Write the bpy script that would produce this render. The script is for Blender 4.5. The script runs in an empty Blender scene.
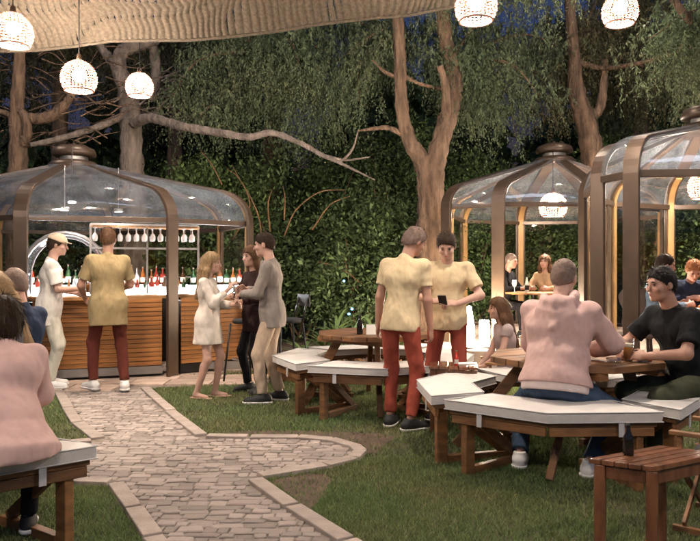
import bpy, math, random
import numpy as np
from mathutils import Vector, Matrix
random.seed(7); rng = np.random.default_rng(7)
sc = bpy.context.scene
C = sc.collection
R = math.radians
# ------------------------------------------------------------------ camera, sky, exposure
cam_d = bpy.data.cameras.new('camera'); cam = bpy.data.objects.new('camera', cam_d); C.objects.link(cam)
cam.location = (0, 0, 1.4); cam.rotation_euler = (R(90), 0, 0)
cam_d.lens = 36; cam_d.sensor_width = 36; cam_d.clip_end = 1000; cam_d.clip_start = 0.05
sc.camera = cam
world = bpy.data.worlds.new('World'); sc.world = world; world.use_nodes = True
wn = world.node_tree.nodes; wl = world.node_tree.links
sky = wn.new('ShaderNodeTexSky'); sky.sky_type = 'NISHITA'; sky.sun_disc = False
sky.ozone_density = 2.0; sky.dust_density = .0; sky.sun_elevation = R(-2.4); sky.sun_rotation = R(180)
tint = wn.new('ShaderNodeMix'); tint.data_type = 'RGBA'; tint.blend_type = 'MULTIPLY'; tint.inputs[0].default_value = 1; tint.inputs[7].default_value = (.42, .75, 1.15, 1)
wl.new(sky.outputs[0], tint.inputs[6]); wl.new(tint.outputs[2], wn['Background'].inputs[0]); wn['Background'].inputs[1].default_value = 0.11
moon_d = bpy.data.lights.new('dusk_sun', 'SUN'); moon_d.energy = 0.02; moon_d.angle = R(12); moon_d.color = (.7, .8, 1)
moon = bpy.data.objects.new('dusk_sun', moon_d); C.objects.link(moon); moon.rotation_euler = (R(60), 0, R(20))
sc.view_settings.view_transform = 'Standard'; sc.view_settings.look = 'None'
sc.view_settings.exposure = 2.95; sc.view_settings.gamma = 1.0; sc.view_settings.use_curve_mapping = False
sc.render.engine = 'CYCLES'
cy = sc.cycles
cy.use_denoising = True; cy.max_bounces = 8; cy.diffuse_bounces = 3; cy.glossy_bounces = 3
cy.transmission_bounces = 4; cy.transparent_max_bounces = 16; cy.sample_clamp_indirect = 4; cy.sample_clamp_direct = 0
cy.caustics_reflective = False; cy.caustics_refractive = False
LAMP = 270.0          # emission of the pendant bulbs

# pixel of the photograph (700 x 541) -> world
def gp(x, y, z=0.0):
    d = (1.4 - z) * 700 / (y - 270.5)
    return ((x - 350) / 700 * d, d, z)
def at(x, y, d):
    return ((x - 350) / 700 * d, d, 1.4 + (270.5 - y) / 700 * d)

# ------------------------------------------------------------------ materials
MATS = {}
def mat(name, col, rough=.7, var=.25, scale=8.0, bump=0.0, bscale=None, col2=None, metal=0.0, spec=.5,
        stretch=(1, 1, 1), bdet=5, island=0.0, sheen=0.0, trans=0.0, coords='Object', bdist=.01):
    if name in MATS: return MATS[name]
    m = bpy.data.materials.new(name); m.use_nodes = True
    n = m.node_tree.nodes; l = m.node_tree.links; b = n['Principled BSDF']
    b.inputs['Roughness'].default_value = rough; b.inputs['Metallic'].default_value = metal
    b.inputs['Specular IOR Level'].default_value = spec
    if sheen: b.inputs['Sheen Weight'].default_value = sheen
    tc = n.new('ShaderNodeTexCoord'); mp = n.new('ShaderNodeMapping'); mp.inputs['Scale'].default_value = stretch
    l.new(tc.outputs[coords], mp.inputs[0])
    ns = n.new('ShaderNodeTexNoise'); ns.inputs['Scale'].default_value = scale; ns.inputs['Detail'].default_value = 6
    l.new(mp.outputs[0], ns.inputs['Vector'])
    cr = n.new('ShaderNodeValToRGB'); cr.color_ramp.elements[0].position = .3; cr.color_ramp.elements[1].position = .7
    c2 = col2 if col2 else tuple(min(1, c * (1 + var)) for c in col); c1 = col if col2 else tuple(c * (1 - var) for c in col)
    cr.color_ramp.elements[0].color = (*c1, 1); cr.color_ramp.elements[1].color = (*c2, 1)
    l.new(ns.outputs[0], cr.inputs[0]); out = cr.outputs[0]
    if island:
        g = n.new('ShaderNodeNewGeometry'); o = n.new('ShaderNodeObjectInfo'); ad = n.new('ShaderNodeMath'); ad.operation = 'ADD'
        l.new(g.outputs['Random Per Island'], ad.inputs[0]); l.new(o.outputs['Random'], ad.inputs[1])
        fr = n.new('ShaderNodeMath'); fr.operation = 'FRACT'; l.new(ad.outputs[0], fr.inputs[0])
        mr = n.new('ShaderNodeMapRange'); mr.inputs[3].default_value = 1 - island; mr.inputs[4].default_value = 1 + island
        l.new(fr.outputs[0], mr.inputs[0])
        mx = n.new('ShaderNodeMix'); mx.data_type = 'RGBA'; mx.blend_type = 'MULTIPLY'; mx.inputs[0].default_value = 1
        cb = n.new('ShaderNodeCombineColor')
        for k in range(3): l.new(mr.outputs[0], cb.inputs[k])
        l.new(out, mx.inputs[6]); l.new(cb.outputs[0], mx.inputs[7]); out = mx.outputs[2]
    l.new(out, b.inputs['Base Color'])
    if bump:
        n2 = n.new('ShaderNodeTexNoise'); n2.inputs['Scale'].default_value = bscale or scale * 6; n2.inputs['Detail'].default_value = bdet
        l.new(mp.outputs[0], n2.inputs['Vector'])
        bp = n.new('ShaderNodeBump'); bp.inputs['Strength'].default_value = bump; bp.inputs['Distance'].default_value = bdist
        l.new(n2.outputs[0], bp.inputs['Height']); l.new(bp.outputs[0], b.inputs['Normal'])
    if trans:   # leaves: let light through
        tr = n.new('ShaderNodeBsdfTranslucent'); l.new(out, tr.inputs[0])
        ms = n.new('ShaderNodeMixShader'); ms.inputs[0].default_value = trans
        l.new(b.outputs[0], ms.inputs[1]); l.new(tr.outputs[0], ms.inputs[2])
        l.new(ms.outputs[0], n['Material Output'].inputs[0])
    MATS[name] = m; return m
def emis(name, col, s):
    m = bpy.data.materials.new(name); m.use_nodes = True; n = m.node_tree.nodes; b = n['Principled BSDF']
    b.inputs['Base Color'].default_value = (*col, 1); b.inputs['Emission Color'].default_value = (*col, 1)
    b.inputs['Emission Strength'].default_value = s; MATS[name] = m; return m
def glassy(name, tint=(.9, .92, .95), base=.06, rough=.03, haze=0.0, hcol=(.8, .82, .85), mx_=.6):
    m = bpy.data.materials.new(name); m.use_nodes = True; n = m.node_tree.nodes; l = m.node_tree.links
    n.remove(n['Principled BSDF'])
    t = n.new('ShaderNodeBsdfTransparent'); t.inputs[0].default_value = (*tint, 1)
    g = n.new('ShaderNodeBsdfGlossy'); g.inputs['Roughness'].default_value = rough
    fr = n.new('ShaderNodeLayerWeight'); fr.inputs[0].default_value = .35
    mr = n.new('ShaderNodeMapRange'); mr.inputs[3].default_value = base; mr.inputs[4].default_value = mx_
    l.new(fr.outputs['Fresnel'], mr.inputs[0])
    tc = n.new('ShaderNodeTexCoord'); ns = n.new('ShaderNodeTexNoise'); ns.inputs['Scale'].default_value = 2.2; ns.inputs['Detail'].default_value = 2
    l.new(tc.outputs['Object'], ns.inputs[0]); bp = n.new('ShaderNodeBump'); bp.inputs['Strength'].default_value = .25; bp.inputs['Distance'].default_value = .04
    l.new(ns.outputs[0], bp.inputs['Height']); l.new(bp.outputs[0], g.inputs['Normal'])
    mx = n.new('ShaderNodeMixShader'); l.new(mr.outputs[0], mx.inputs[0]); l.new(t.outputs[0], mx.inputs[1]); l.new(g.outputs[0], mx.inputs[2])
    out = mx
    if haze:
        d = n.new('ShaderNodeBsdfDiffuse'); d.inputs[0].default_value = (*hcol, 1)
        n2 = n.new('ShaderNodeTexNoise'); n2.inputs['Scale'].default_value = 5; n2.inputs['Detail'].default_value = 7
        l.new(tc.outputs['Object'], n2.inputs[0]); m2 = n.new('ShaderNodeMapRange'); m2.inputs[1].default_value = .3; m2.inputs[2].default_value = .8
        m2.inputs[3].default_value = haze * .4; m2.inputs[4].default_value = haze * 1.7; l.new(n2.outputs[0], m2.inputs[0])
        out = n.new('ShaderNodeMixShader'); l.new(m2.outputs[0], out.inputs[0]); l.new(mx.outputs[0], out.inputs[1]); l.new(d.outputs[0], out.inputs[2])
    l.new(out.outputs[0], n['Material Output'].inputs[0]); MATS[name] = m; return m

# ------------------------------------------------------------------ mesh helpers
def tag(o, label=None, cat=None, group=None, kind=None):
    if label: o['label'] = label
    if cat: o['category'] = cat
    if group: o['group'] = group
    if kind: o['kind'] = kind
    return o
def empty(name, loc=(0, 0, 0), rz=0.0, label=None, cat=None, group=None, kind=None):
    o = bpy.data.objects.new(name, None); C.objects.link(o); o.location = loc; o.rotation_euler = (0, 0, rz)
    o.empty_display_size = .1
    return tag(o, label, cat, group, kind)
def link(name, me, m, parent=None, smooth=False):
    o = bpy.data.objects.new(name, me); C.objects.link(o)
    if m and not me.materials: me.materials.append(m)
    if parent: o.parent = parent
    if smooth: me.polygons.foreach_set('use_smooth', np.ones(len(me.polygons), bool))
    return o
def np_mesh(name, V, F, m=None, parent=None, smooth=False):
    V = np.asarray(V, np.float32); F = np.asarray(F, np.int32)
    me = bpy.data.meshes.new(name); k = F.shape[1]
    me.vertices.add(len(V)); me.vertices.foreach_set('co', V.ravel())
    me.loops.add(F.size); me.loops.foreach_set('vertex_index', F.ravel())
    me.polygons.add(len(F)); me.polygons.foreach_set('loop_start', np.arange(0, F.size, k, dtype=np.int32))
    me.update(calc_edges=True); me.validate()
    return link(name, me, m, parent, smooth)
class MB:
    def __init__(s): s.v = []; s.f = []
    def add(s, vs, fs):
        o = len(s.v); s.v += [tuple(v) for v in vs]; s.f += [tuple(i + o for i in f) for f in fs]; return s
    def box(s, c, size, rz=0.0, M=None):
        hx, hy, hz = [a / 2 for a in size]
        vs = [Vector((x, y, z)) for z in (-hz, hz) for y in (-hy, hy) for x in (-hx, hx)]
        M = M or Matrix.Rotation(rz, 3, 'Z'); c = Vector(c)
        return s.add([M @ v + c for v in vs], [(0, 2, 3, 1), (4, 5, 7, 6), (0, 1, 5, 4), (2, 6, 7, 3), (0, 4, 6, 2), (1, 3, 7, 5)])
    def beam(s, a, b, w, h, up=(0, 0, 1)):
        a = Vector(a); b = Vector(b); d = b - a; L = d.length; d.normalize(); up = Vector(up)
        x = d.cross(up)
        if x.length < 1e-4: x = d.cross(Vector((0, 1, 0)))
        x.normalize(); z = x.cross(d)
        M = Matrix((x, d, z)).transposed()
        return s.box((a + b) / 2, (w, L, h), M=M)
    def prism(s, poly, z0, z1, top_in=0.0):
        n = len(poly); cx = sum(p[0] for p in poly) / n; cy_ = sum(p[1] for p in poly) / n
        vs = [(p[0], p[1], z0) for p in poly]
        for p in poly:
            dx, dy = cx - p[0], cy_ - p[1]; L = math.hypot(dx, dy) or 1
            vs.append((p[0] + dx / L * top_in, p[1] + dy / L * top_in, z1))
        fs = [tuple(range(n - 1, -1, -1)), tuple(range(n, 2 * n))] + [(i, (i + 1) % n, n + (i + 1) % n, n + i) for i in range(n)]
        return s.add(vs, fs)
    def tube(s, pts, r, n=8, cap=True):
        pts = [Vector(p) for p in pts]; N = len(pts); rr = r if hasattr(r, '__len__') else [r] * N
        vs = []; ref = None
        for i, p in enumerate(pts):
            t = (pts[min(i + 1, N - 1)] - pts[max(i - 1, 0)]).normalized()
            if ref is None:
                ref = t.cross(Vector((0, 0, 1)))
                if ref.length < .05: ref = t.cross(Vector((1, 0, 0)))
            ref = (ref - t * ref.dot(t)).normalized(); b = t.cross(ref)
            for k in range(n):
                a = 2 * math.pi * k / n; vs.append(p + (ref * math.cos(a) + b * math.sin(a)) * rr[i])
        fs = [(i * n + k, i * n + (k + 1) % n, (i + 1) * n + (k + 1) % n, (i + 1) * n + k) for i in range(N - 1) for k in range(n)]
        if cap: fs += [tuple(range(n - 1, -1, -1)), tuple((N - 1) * n + k for k in range(n))]
        return s.add(vs, fs)
    def lathe(s, prof, n=16, c=(0, 0, 0), cap=False):
        vs = [(c[0] + r * math.cos(2 * math.pi * k / n), c[1] + r * math.sin(2 * math.pi * k / n), c[2] + z) for r, z in prof for k in range(n)]
        N = len(prof)
        fs = [(i * n + k, i * n + (k + 1) % n, (i + 1) * n + (k + 1) % n, (i + 1) * n + k) for i in range(N - 1) for k in range(n)]
        if cap: fs += [tuple(range(n - 1, -1, -1)), tuple((N - 1) * n + k for k in range(n))]
        return s.add(vs, fs)
    def strip(s, pts, w, t, up):   # a flat band (width w along 'side') following pts
        pts = [Vector(p) for p in pts]; N = len(pts); side = Vector(up); vs = []
        for i, p in enumerate(pts):
            d = (pts[min(i + 1, N - 1)] - pts[max(i - 1, 0)]).normalized(); nn = side.cross(d).normalized()
            for a, b in ((-1, -1), (1, -1), (1, 1), (-1, 1)): vs.append(p + side * (a * w / 2) + nn * (b * t / 2))
        fs = [(i * 4 + k, i * 4 + (k + 1) % 4, i * 4 + 4 + (k + 1) % 4, i * 4 + 4 + k) for i in range(N - 1) for k in range(4)]
        fs += [(3, 2, 1, 0), tuple((N - 1) * 4 + k for k in range(4))]
        return s.add(vs, fs)
    def build(s, name, m, parent=None, smooth=False, off=None, bevel=0.0, seg=2):
        vs = s.v if off is None else [(v[0] - off[0], v[1] - off[1], v[2] - off[2]) for v in s.v]
        me = bpy.data.meshes.new(name); me.from_pydata(vs, [], s.f); me.validate()
        o = link(name, me, m, parent, smooth)
        if bevel:
            b = o.modifiers.new('bevel', 'BEVEL'); b.width = bevel; b.segments = seg; b.limit_method = 'ANGLE'
        return o
def copy_tree(o, parent=None):
    c = o.copy(); C.objects.link(c)
    if parent: c.parent = parent
    for ch in [x for x in o.children]: copy_tree(ch, c)
    return c
def in_poly(x, y, poly):
    ins = False; n = len(poly)
    for i in range(n):
        x1, y1 = poly[i][:2]; x2, y2 = poly[(i + 1) % n][:2]
        if (y1 > y) != (y2 > y) and x < (x2 - x1) * (y - y1) / (y2 - y1) + x1: ins = not ins
    return ins
def in_poly_np(X, Y, poly):
    ins = np.zeros(len(X), bool); n = len(poly)
    for i in range(n):
        x1, y1 = poly[i][:2]; x2, y2 = poly[(i + 1) % n][:2]
        if y1 == y2: continue
        c = ((y1 > Y) != (y2 > Y)) & (X < (x2 - x1) * (Y - y1) / (y2 - y1) + x1); ins ^= c
    return ins
def spline(pts, n=6):
    P = [Vector(p) for p in pts]; P = [P[0] * 2 - P[1]] + P + [P[-1] * 2 - P[-2]]; out = []
    for i in range(1, len(P) - 2):
        for k in range(n):
            t = k / n; a, b, c, d = P[i - 1], P[i], P[i + 1], P[i + 2]
            out.append(.5 * ((2 * b) + (c - a) * t + (2 * a - 5 * b + 4 * c - d) * t * t + (3 * b - a - 3 * c + d) * t ** 3))
    out.append(P[-2]); return out
def lerp_list(vals, n):
    x = np.linspace(0, len(vals) - 1, n); return list(np.interp(x, range(len(vals)), vals))

# palette
wood = mat('teak_wood', (.17, .075, .026), .55, .4, 3, .25, 40, stretch=(2, 2, 9), island=.3)
wood_red = mat('red_stained_wood', (.15, .06, .03), .18, .35, 3, .2, 40, stretch=(8, 2, 2), island=.2)
wood_bar = mat('varnished_larch', (.28, .115, .03), .4, .45, 2.5, .2, 30, stretch=(1, 1, 12), island=.25)
wood_pale = mat('pale_wood', (.36, .18, .07), .5, .3, 4, .2, 40, island=.15)
fabric_w = mat('cream_canvas', (.56, .52, .49), .9, .06, 12, .3, 220, sheen=.2)
strap_w = mat('white_strap', (.48, .46, .46), .8, .05)
alu = mat('bronze_aluminium', (.075, .048, .032), .38, .18, 5, .05, 60, metal=.35)
alu_in = mat('champagne_aluminium', (.36, .21, .085), .4, .15, 4, .05, 60, metal=.25)
alu_grey = mat('grey_steel', (.3, .28, .27), .35, .15, 6, metal=.6)
black_metal = mat('black_metal', (.018, .016, .016), .4, .3, 9, metal=.4)
black_fab = mat('black_canvas', (.012, .012, .013), .85, .3, 20)
dark_bottle = mat('dark_bottle_glass', (.012, .009, .008), .12, .2, 4)
glass_roof = glassy('clear_polycarbonate', (.95, .96, .98), .11, .05, .08, (.7, .74, .82), mx_=.5)
glass_pane = glassy('window_glass', (.96, .97, .98), .02, .02, mx_=.25)
glass_cup = glassy('cup_glass', (.9, .92, .93), .12, .02)
# ------------------------------------------------------------------ ground, paths, lawn
soil = mat('lawn_soil', (.045, .05, .022), .95, .4, 3, .4, 60, col2=(.08, .065, .036))
g = MB(); g.add([(-300, -100, 0), (300, -100, 0), (300, 500, 0), (-300, 500, 0)], [(0, 1, 2, 3)])
tag(g.build('ground', soil), 'dark lawn soil under the grass', kind='structure')
P2 = lambda x, y: gp(x, y)[:2]
Rk = [P2(*p) for p in ((150, 389), (176, 412), (207, 436.5), (250, 437), (300, 437), (335, 440), (360, 447), (368, 453), (360, 461), (330, 469), (262, 480.5), (300, 507), (356, 541), (440, 592))]
Lk = [P2(*p) for p in ((54, 393), (62, 410), (71, 425), (92, 441), (40, 446), (-10, 452), (-20, 462), (-5, 473), (60, 485), (108, 487), (124, 512), (143, 541), (185, 600))]
path_poly = Rk + Lk[::-1]
mortar = mat('sandy_mortar', (.18, .145, .12), .95, .3, 14, .5, 90)
pb = MB(); pb.add([(x, y, .004) for x, y in path_poly], [tuple(range(len(path_poly)))[::-1]])
path = tag(pb.build('path', mortar), 'winding stone-paved garden path with pale kerb edging', kind='structure')
bar_strip = [P2(*p) for p in ((-190, 404), (54, 393), (150, 389), (262, 383))] + [(-1.0, 9.5), (-2.3, 9.15), (-4.0, 8.62), (-5.2, 8.9), (-6.8, 9.5)]
slab_m = mat('pale_sandstone', (.42, .31, .25), .85, .25, 6, .35, 50, island=.14)
pv = MB(); pv.add([(x, y, .004) for x, y in bar_strip], [tuple(range(len(bar_strip)))])
pave = tag(pv.build('pavement', mortar), 'strip of pale flagstones in front of the bar', kind='structure')
def stone_mesh(seed):
    r = random.Random(seed); n = 6; pts = []
    base = [(-.5, -.5), (0, -.53), (.5, -.5), (.5, .5), (0, .53), (-.5, .5)]
    for x, y in base: pts.append((x + r.uniform(-.07, .07), y + r.uniform(-.09, .09)))
    m = MB(); n = len(pts)
    vs = [(x, y, -.3) for x, y in pts] + [(x, y, .55 + r.uniform(-.1, .1)) for x, y in pts] + [(x * .86, y * .8, 1 + r.uniform(-.12, .12)) for x, y in pts]
    fs = [(i, (i + 1) % n, n + (i + 1) % n, n + i) for i in range(n)] + [(n + i, n + (i + 1) % n, 2 * n + (i + 1) % n, 2 * n + i) for i in range(n)] + [tuple(range(2 * n, 3 * n))]
    m.add(vs, fs); return m
cobble_m = mat('worn_cobble', (.275, .225, .2), .88, .22, 25, .5, 90, island=.28)
SM = []
for i in range(12):
    m = stone_mesh(i); me = bpy.data.meshes.new('cobble'); me.from_pydata(m.v, [], m.f); me.materials.append(cobble_m); SM.append((me, m))
cells = []
ys = 2.55
def seg_dist(px, py, poly):
    best = 9
    for i in range(len(poly) - 1):
        ax, ay = poly[i]; bx, by = poly[i + 1]; dx, dy = bx - ax, by - ay
        t = max(0, min(1, ((px - ax) * dx + (py - ay) * dy) / (dx * dx + dy * dy))); best = min(best, math.hypot(px - ax - t * dx, py - ay - t * dy))
    return best
while ys < 8.3:
    rh = random.uniform(.055, .095)
    x = -4.2 + random.uniform(0, .1)
    while x < .6:
        w = random.choice((.07, .09, .11, .14, .18)) * random.uniform(.9, 1.1)
        cx, cyy = x + w / 2, ys + rh / 2 + .03 * math.sin(x * 4 + ys * 2) + random.uniform(-.012, .012)
        ok = lambda a, b: in_poly(a, b, path_poly) and min(seg_dist(a, b, Rk), seg_dist(a, b, Lk)) > .112
        if ok(x + .02, cyy) and ok(x + w - .02, cyy): cells.append((cx, cyy, w, rh))
        else:
            for fr in (.8, .6, .4):
                if ok(x + w * (1 - fr) + .01, cyy) and ok(x + w - .015, cyy): cells.append((x + w * (1 - fr / 2), cyy, w * fr, rh)); break
                if ok(x + .015, cyy) and ok(x + w * fr - .01, cyy): cells.append((x + w * fr / 2, cyy, w * fr, rh)); break
        x += w
    ys += rh
vis = lambda c: abs(c[0] / c[1]) < .52 and c[1] > 3.55
cells.sort(key=lambda c: (not vis(c), c[1]))
rest = MB()
for i, (x, y, w, h) in enumerate(cells):
    rz = random.uniform(-.13, .13); hz = random.uniform(.005, .012)
    me, m = random.choice(SM)
    sc_ = (w - random.uniform(.004, .012), h - random.uniform(.004, .011), hz)
    if i < 300:
        o = bpy.data.objects.new('cobble', me); C.objects.link(o); o.parent = path; o.location = (x, y, .004); o.scale = sc_; o.rotation_euler[2] = rz
    else:
        c, s_ = math.cos(rz), math.sin(rz)
        rest.add([(x + c * a * sc_[0] - s_ * b * sc_[1], y + s_ * a * sc_[0] + c * b * sc_[1], .004 + z * hz) for a, b, z in m.v], m.f)
tag(rest.build('cobbles', cobble_m, path), kind='stuff')
kerb_m = mat('worn_kerb_stone', (.29, .235, .205), .9, .2, 9, .5, 60, island=.12)
# kerb stones along the path edges
def along(poly, L):
    out = []; carry = 0
    for i in range(len(poly) - 1):
        a, b = Vector(poly[i]), Vector(poly[i + 1]); d = (b - a).length; n = max(1, round(d / L))
        for k in range(n): out.append((a + (b - a) * (k / n), a + (b - a) * ((k + 1) / n)))
    return out
for poly, sgn in ((Rk, 1), (Lk, -1)):
    for a, b in along(poly, .8):
        d = (b - a); L = d.length; d.normalize(); nrm = Vector((-d.y, d.x)) * -sgn
        m = MB(); e = .004; w = .105
        j = random.uniform(-.008, .008); ia, ib = .0, .0
        poly4 = [a + d * e, b - d * e, b - d * (e + ib) + nrm * (w + j), a + d * (e + ia) + nrm * (w + j)]
        if sgn > 0: poly4 = poly4[::-1]
        c = (a + b) / 2 + nrm * w / 2
        m.prism([(p.x - c.x, p.y - c.y) for p in poly4], -.02, .028 + random.uniform(-.003, .004), .010)
        o = m.build('kerb_stone', kerb_m, path, bevel=.006); o.location = (c.x, c.y, 0); o.rotation_euler[2] = random.uniform(-.012, .012)
# flagstones in front of the bar
y = 7.2; row = 0
while y < 9.6:
    x = -7 + (row % 2) * .3
    while x < -.6:
        w = random.uniform(.45, .75); cx, cyy = x + w / 2, y + .21
        # keep to the strip and off the path
        if in_poly(cx, cyy, bar_strip):
            m = MB(); m.prism([(-w / 2 + .008, -.2), (w / 2 - .008, -.2), (w / 2 - .008, .2), (-w / 2 + .008, .2)], -.01, .022 + random.uniform(-.003, .004), .008)
            o = m.build('flagstone', slab_m, pave, bevel=.005); o.location = (cx, cyy, .004)
        x += w
    y += .42; row += 1
# bare earth edging beside the path mouth
earth_m = mat('trodden_earth', (.07, .042, .027), .95, .35, 9, .6, 60)
def patch(pts, nm):
    m = MB(); q = spline([(x, y, .003) for x, y in pts + pts[:1]], 5)[:-1]; m.add(q, [tuple(range(len(q)))])
    o = m.build(nm, earth_m)
    if o.data.polygons[0].normal.z < 0: o.data.flip_normals()
    return tag(o, 'bare trodden earth beside the path', kind='structure'), [(p.x, p.y) for p in q]
_, ep1 = patch([P2(*p) for p in ((212, 434), (260, 431), (330, 432), (392, 436), (385, 445), (372, 455), (350, 446), (290, 438))], 'bare_earth')
_, ep2 = patch([P2(*p) for p in ((272, 481), (310, 474), (330, 478), (325, 492), (312, 508), (300, 505))], 'bare_earth')
# ---- grass blades
def grass(n, y0, y1, hgt, wid, seed):
    r = np.random.default_rng(seed)
    # uniform over the visible wedge
    Y = np.sqrt(r.uniform(y0 ** 2, y1 ** 2, n)); X = Y * r.uniform(-.56, .56, n)
    keep = ~in_poly_np(X, Y, path_poly) & ~in_poly_np(X, Y, bar_strip) & ~((in_poly_np(X, Y, ep1) | in_poly_np(X, Y, ep2)) & (r.uniform(0, 1, n) < .82))
    patchy = np.sin(X * 2.3 + 1) * np.sin(Y * 1.9) + .6 * np.sin(X * 5.1 + Y * 3.7) ; keep &= r.uniform(0, 1, n) < .78 + .2 * patchy
    X, Y = X[keep], Y[keep]; n = len(X); a = r.uniform(0, 2 * np.pi, n); h = hgt * r.uniform(.5, 1.3, n); t = r.uniform(0, 2 * np.pi, n); ln = h * r.uniform(.2, 1.1, n)
    B = np.stack([X, Y, np.zeros(n)], 1); wv = np.stack([np.cos(a), np.sin(a), 0 * a], 1) * (wid * r.uniform(.6, 1.3, n))[:, None]
    T = B + np.stack([np.cos(t) * ln, np.sin(t) * ln, h], 1)
    V = np.stack([B - wv, B + wv, T], 1).reshape(-1, 3); return V
V = np.concatenate([grass(150000, 3.0, 5.2, .028, .0035, 1), grass(150000, 5.0, 8.6, .032, .005, 2), grass(40000, 8.4, 12.5, .045, .009, 3)])
grass_m = mat('lawn_grass', (.12, .19, .06), .8, .3, 1.3, island=.5, col2=(.20, .20, .085), trans=.25)
tag(np_mesh('grass', V, np.arange(len(V)).reshape(-1, 3), grass_m), 'short mown lawn grass around the path', 'grass', kind='stuff')
# ------------------------------------------------------------------ glazed pavilions
def pavilion(name, label, ring, centre, floor, eave, top, band, skip_panels=(), plinth_off=.25, cap_w=.63, sh=.46):
    base = (centre[0], centre[1], 0); root = empty(name, base, 0, label, 'pavilion', 'glazed garden pavilions')
    cx, cyy = centre; n = len(ring); col_h = top - .34
    # plinth
    pl = MB(); pts = []
    for x, y in ring:
        d = Vector((x - cx, y - cyy)); d = d * (1 + plinth_off / d.length); pts.append((d.x, d.y))
    pl.prism(pts, -.02, floor + .012, .0); o = pl.build('floor', slab_m, root, bevel=.01)
    rc = .24                                           # collar radius
    ends = []
    for i, (x, y) in enumerate(ring):
        d = Vector((x - cx, y - cyy, 0)); L = d.length; u = d.normalized(); side = Vector((-u.y, u.x, 0))
        b = u * L
        prof = [(L, floor), (L, floor + .6), (L, floor + 1.3), (L, eave)]
        h = sh
        for k in range(1, 9):                           # rounded shoulder
            a = k / 8 * R(74); prof.append((L - .46 * (1 - math.cos(a)), eave + h * math.sin(a)))
        r1, z1 = prof[-1]
        for k in range(1, 7):
            t = k / 6; prof.append((r1 + (rc - r1) * t, z1 + (col_h - z1) * (t * 1.05 - .05 * t * t)))
        pp = [u * r + Vector((0, 0, z)) for r, z in prof]
        m = MB(); m.strip(pp, band, .05, side); rib = m.build('rib', alu, root, bevel=.008)
        mi = MB(); mi.strip([p - u * .045 for p in pp[:12]], band * .55, .036, side); mi.build('inner_post', alu_in, root, bevel=.005)
        ends.append((pp, u, side))
    for i in range(n):
        j = (i + 1) % n; A, ua, sa = ends[i]; B, ub, sb = ends[j]
        a = A[3] - ua * .03; b = B[3] - ub * .03; dd = (b - a).normalized()
        MB().beam(a + dd * .04, b - dd * .04, .055, .07).build('eave_beam', alu, root, bevel=.006)
        # roof panel between ribs
        K = 7; vs = []; fs = []
        N = len(A) - 3
        for q in range(3, len(A)):
            for k in range(K):
                t = .02 + .96 * k / (K - 1); p = A[q].lerp(B[q], t)
                if k not in (0, K - 1):                  # sheet bulges between the ribs
                    bul = .05 * math.sin(math.pi * t) * min(1, (q - 3) / 4); p = p + (ua + ub).normalized() * bul * .4 + Vector((0, 0, bul))
                vs.append(p)
        fs = [(a_ * K + k, a_ * K + k + 1, a_ * K + K + k + 1, a_ * K + K + k) for a_ in range(N - 1) for k in range(K - 1)]
        MB().add(vs, fs).build('roof_panel', glass_roof, root, smooth=True)
        if i not in skip_panels:
            h0 = floor + .03
            q1, q2 = A[0] - ua * .03, B[0] - ub * .03
            MB().beam(Vector((q1.x, q1.y, h0)), Vector((q2.x, q2.y, h0)), .06, .06).build('floor_rail', alu, root)
            m = MB(); w1 = q1 + (q2 - q1) * .03; w2 = q1 + (q2 - q1) * .97
            m.add([(w1.x, w1.y, h0 + .03), (w2.x, w2.y, h0 + .03), (w2.x, w2.y, eave - .04), (w1.x, w1.y, eave - .04)], [(0, 1, 2, 3)])
            m.build('wall_pane', glass_pane, root)
    s = cap_w / .63
    MB().lathe([(.0, col_h - .03), (.30 * s, col_h - .04), (.36 * s, col_h - .06), (.36 * s, col_h + .02), (.30 * s, col_h + .07), (.2 * s, col_h + .09)], 24).build('vent_collar', alu, root, smooth=True)
    MB().lathe([(.2 * s, col_h + .06), (.2 * s, col_h + .15)], 20).build('vent_neck', alu_grey, root, smooth=True)
    vc = MB().lathe([(0, col_h + .14), (.27 * s, col_h + .14), (.315 * s, col_h + .16), (.315 * s, col_h + .20), (.29 * s, col_h + .26), (.2 * s, col_h + .30), (.08 * s, col_h + .325), (0, col_h + .33)], 28).build('vent_cap', alu, root, smooth=True)
    MB().lathe([(0, col_h + .325), (.03, col_h + .33), (.03, col_h + .35), (0, col_h + .352)], 12).build('cap_bolt', alu, vc)
    return root
A_, B_, C_, D_ = (-4.0, 8.5), (-2.31, 9.1), (-1.40, 9.8), (-2.08, 11.3)
pc = (-4.1, 10.4)
anti = lambda p: (2 * pc[0] - p[0], 2 * pc[1] - p[1])
pavL = pavilion('bar_pavilion', 'glazed bar pavilion with wood-clad counter and bottles inside', [A_, B_, C_, D_, anti(A_), anti(B_), anti(C_), anti(D_)],
                pc, .02, 2.05, 3.28, .17, skip_panels=(0, 1, 6, 7), plinth_off=.06)
c1 = (3.56, 12.2)
ring1 = [(1.47, 10.7), (2.16, 10.2), (3.63, 10.25), (5.0, 11.2), (5.65, 12.6), (5.0, 14.1), (3.5, 14.4), (2.25, 13.9), (1.80, 12.6)]
pav1 = pavilion('dining_pavilion', 'glazed dining pavilion whose hanging lamp glows under the roof, beside the thick forked tree', ring1, c1, .30, 2.37, 3.63, .20, skip_panels=(0, 1, 2, 3), plinth_off=.85, sh=.38)
c2 = (4.55, 8.9)
ring2 = [(2.53, 7.15), (2.66, 6.62), (4.1, 6.5), (5.7, 6.8), (6.8, 8.2), (6.5, 9.9), (4.68, 10.25), (3.64, 9.75), (2.86, 8.6)]
pav2 = pavilion('dining_pavilion', 'glazed dining pavilion behind the man in the black shirt', ring2, c2, .20, 2.32, 3.52, .15, skip_panels=(0, 1, 2, 8), plinth_off=.12, sh=.40)
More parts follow.
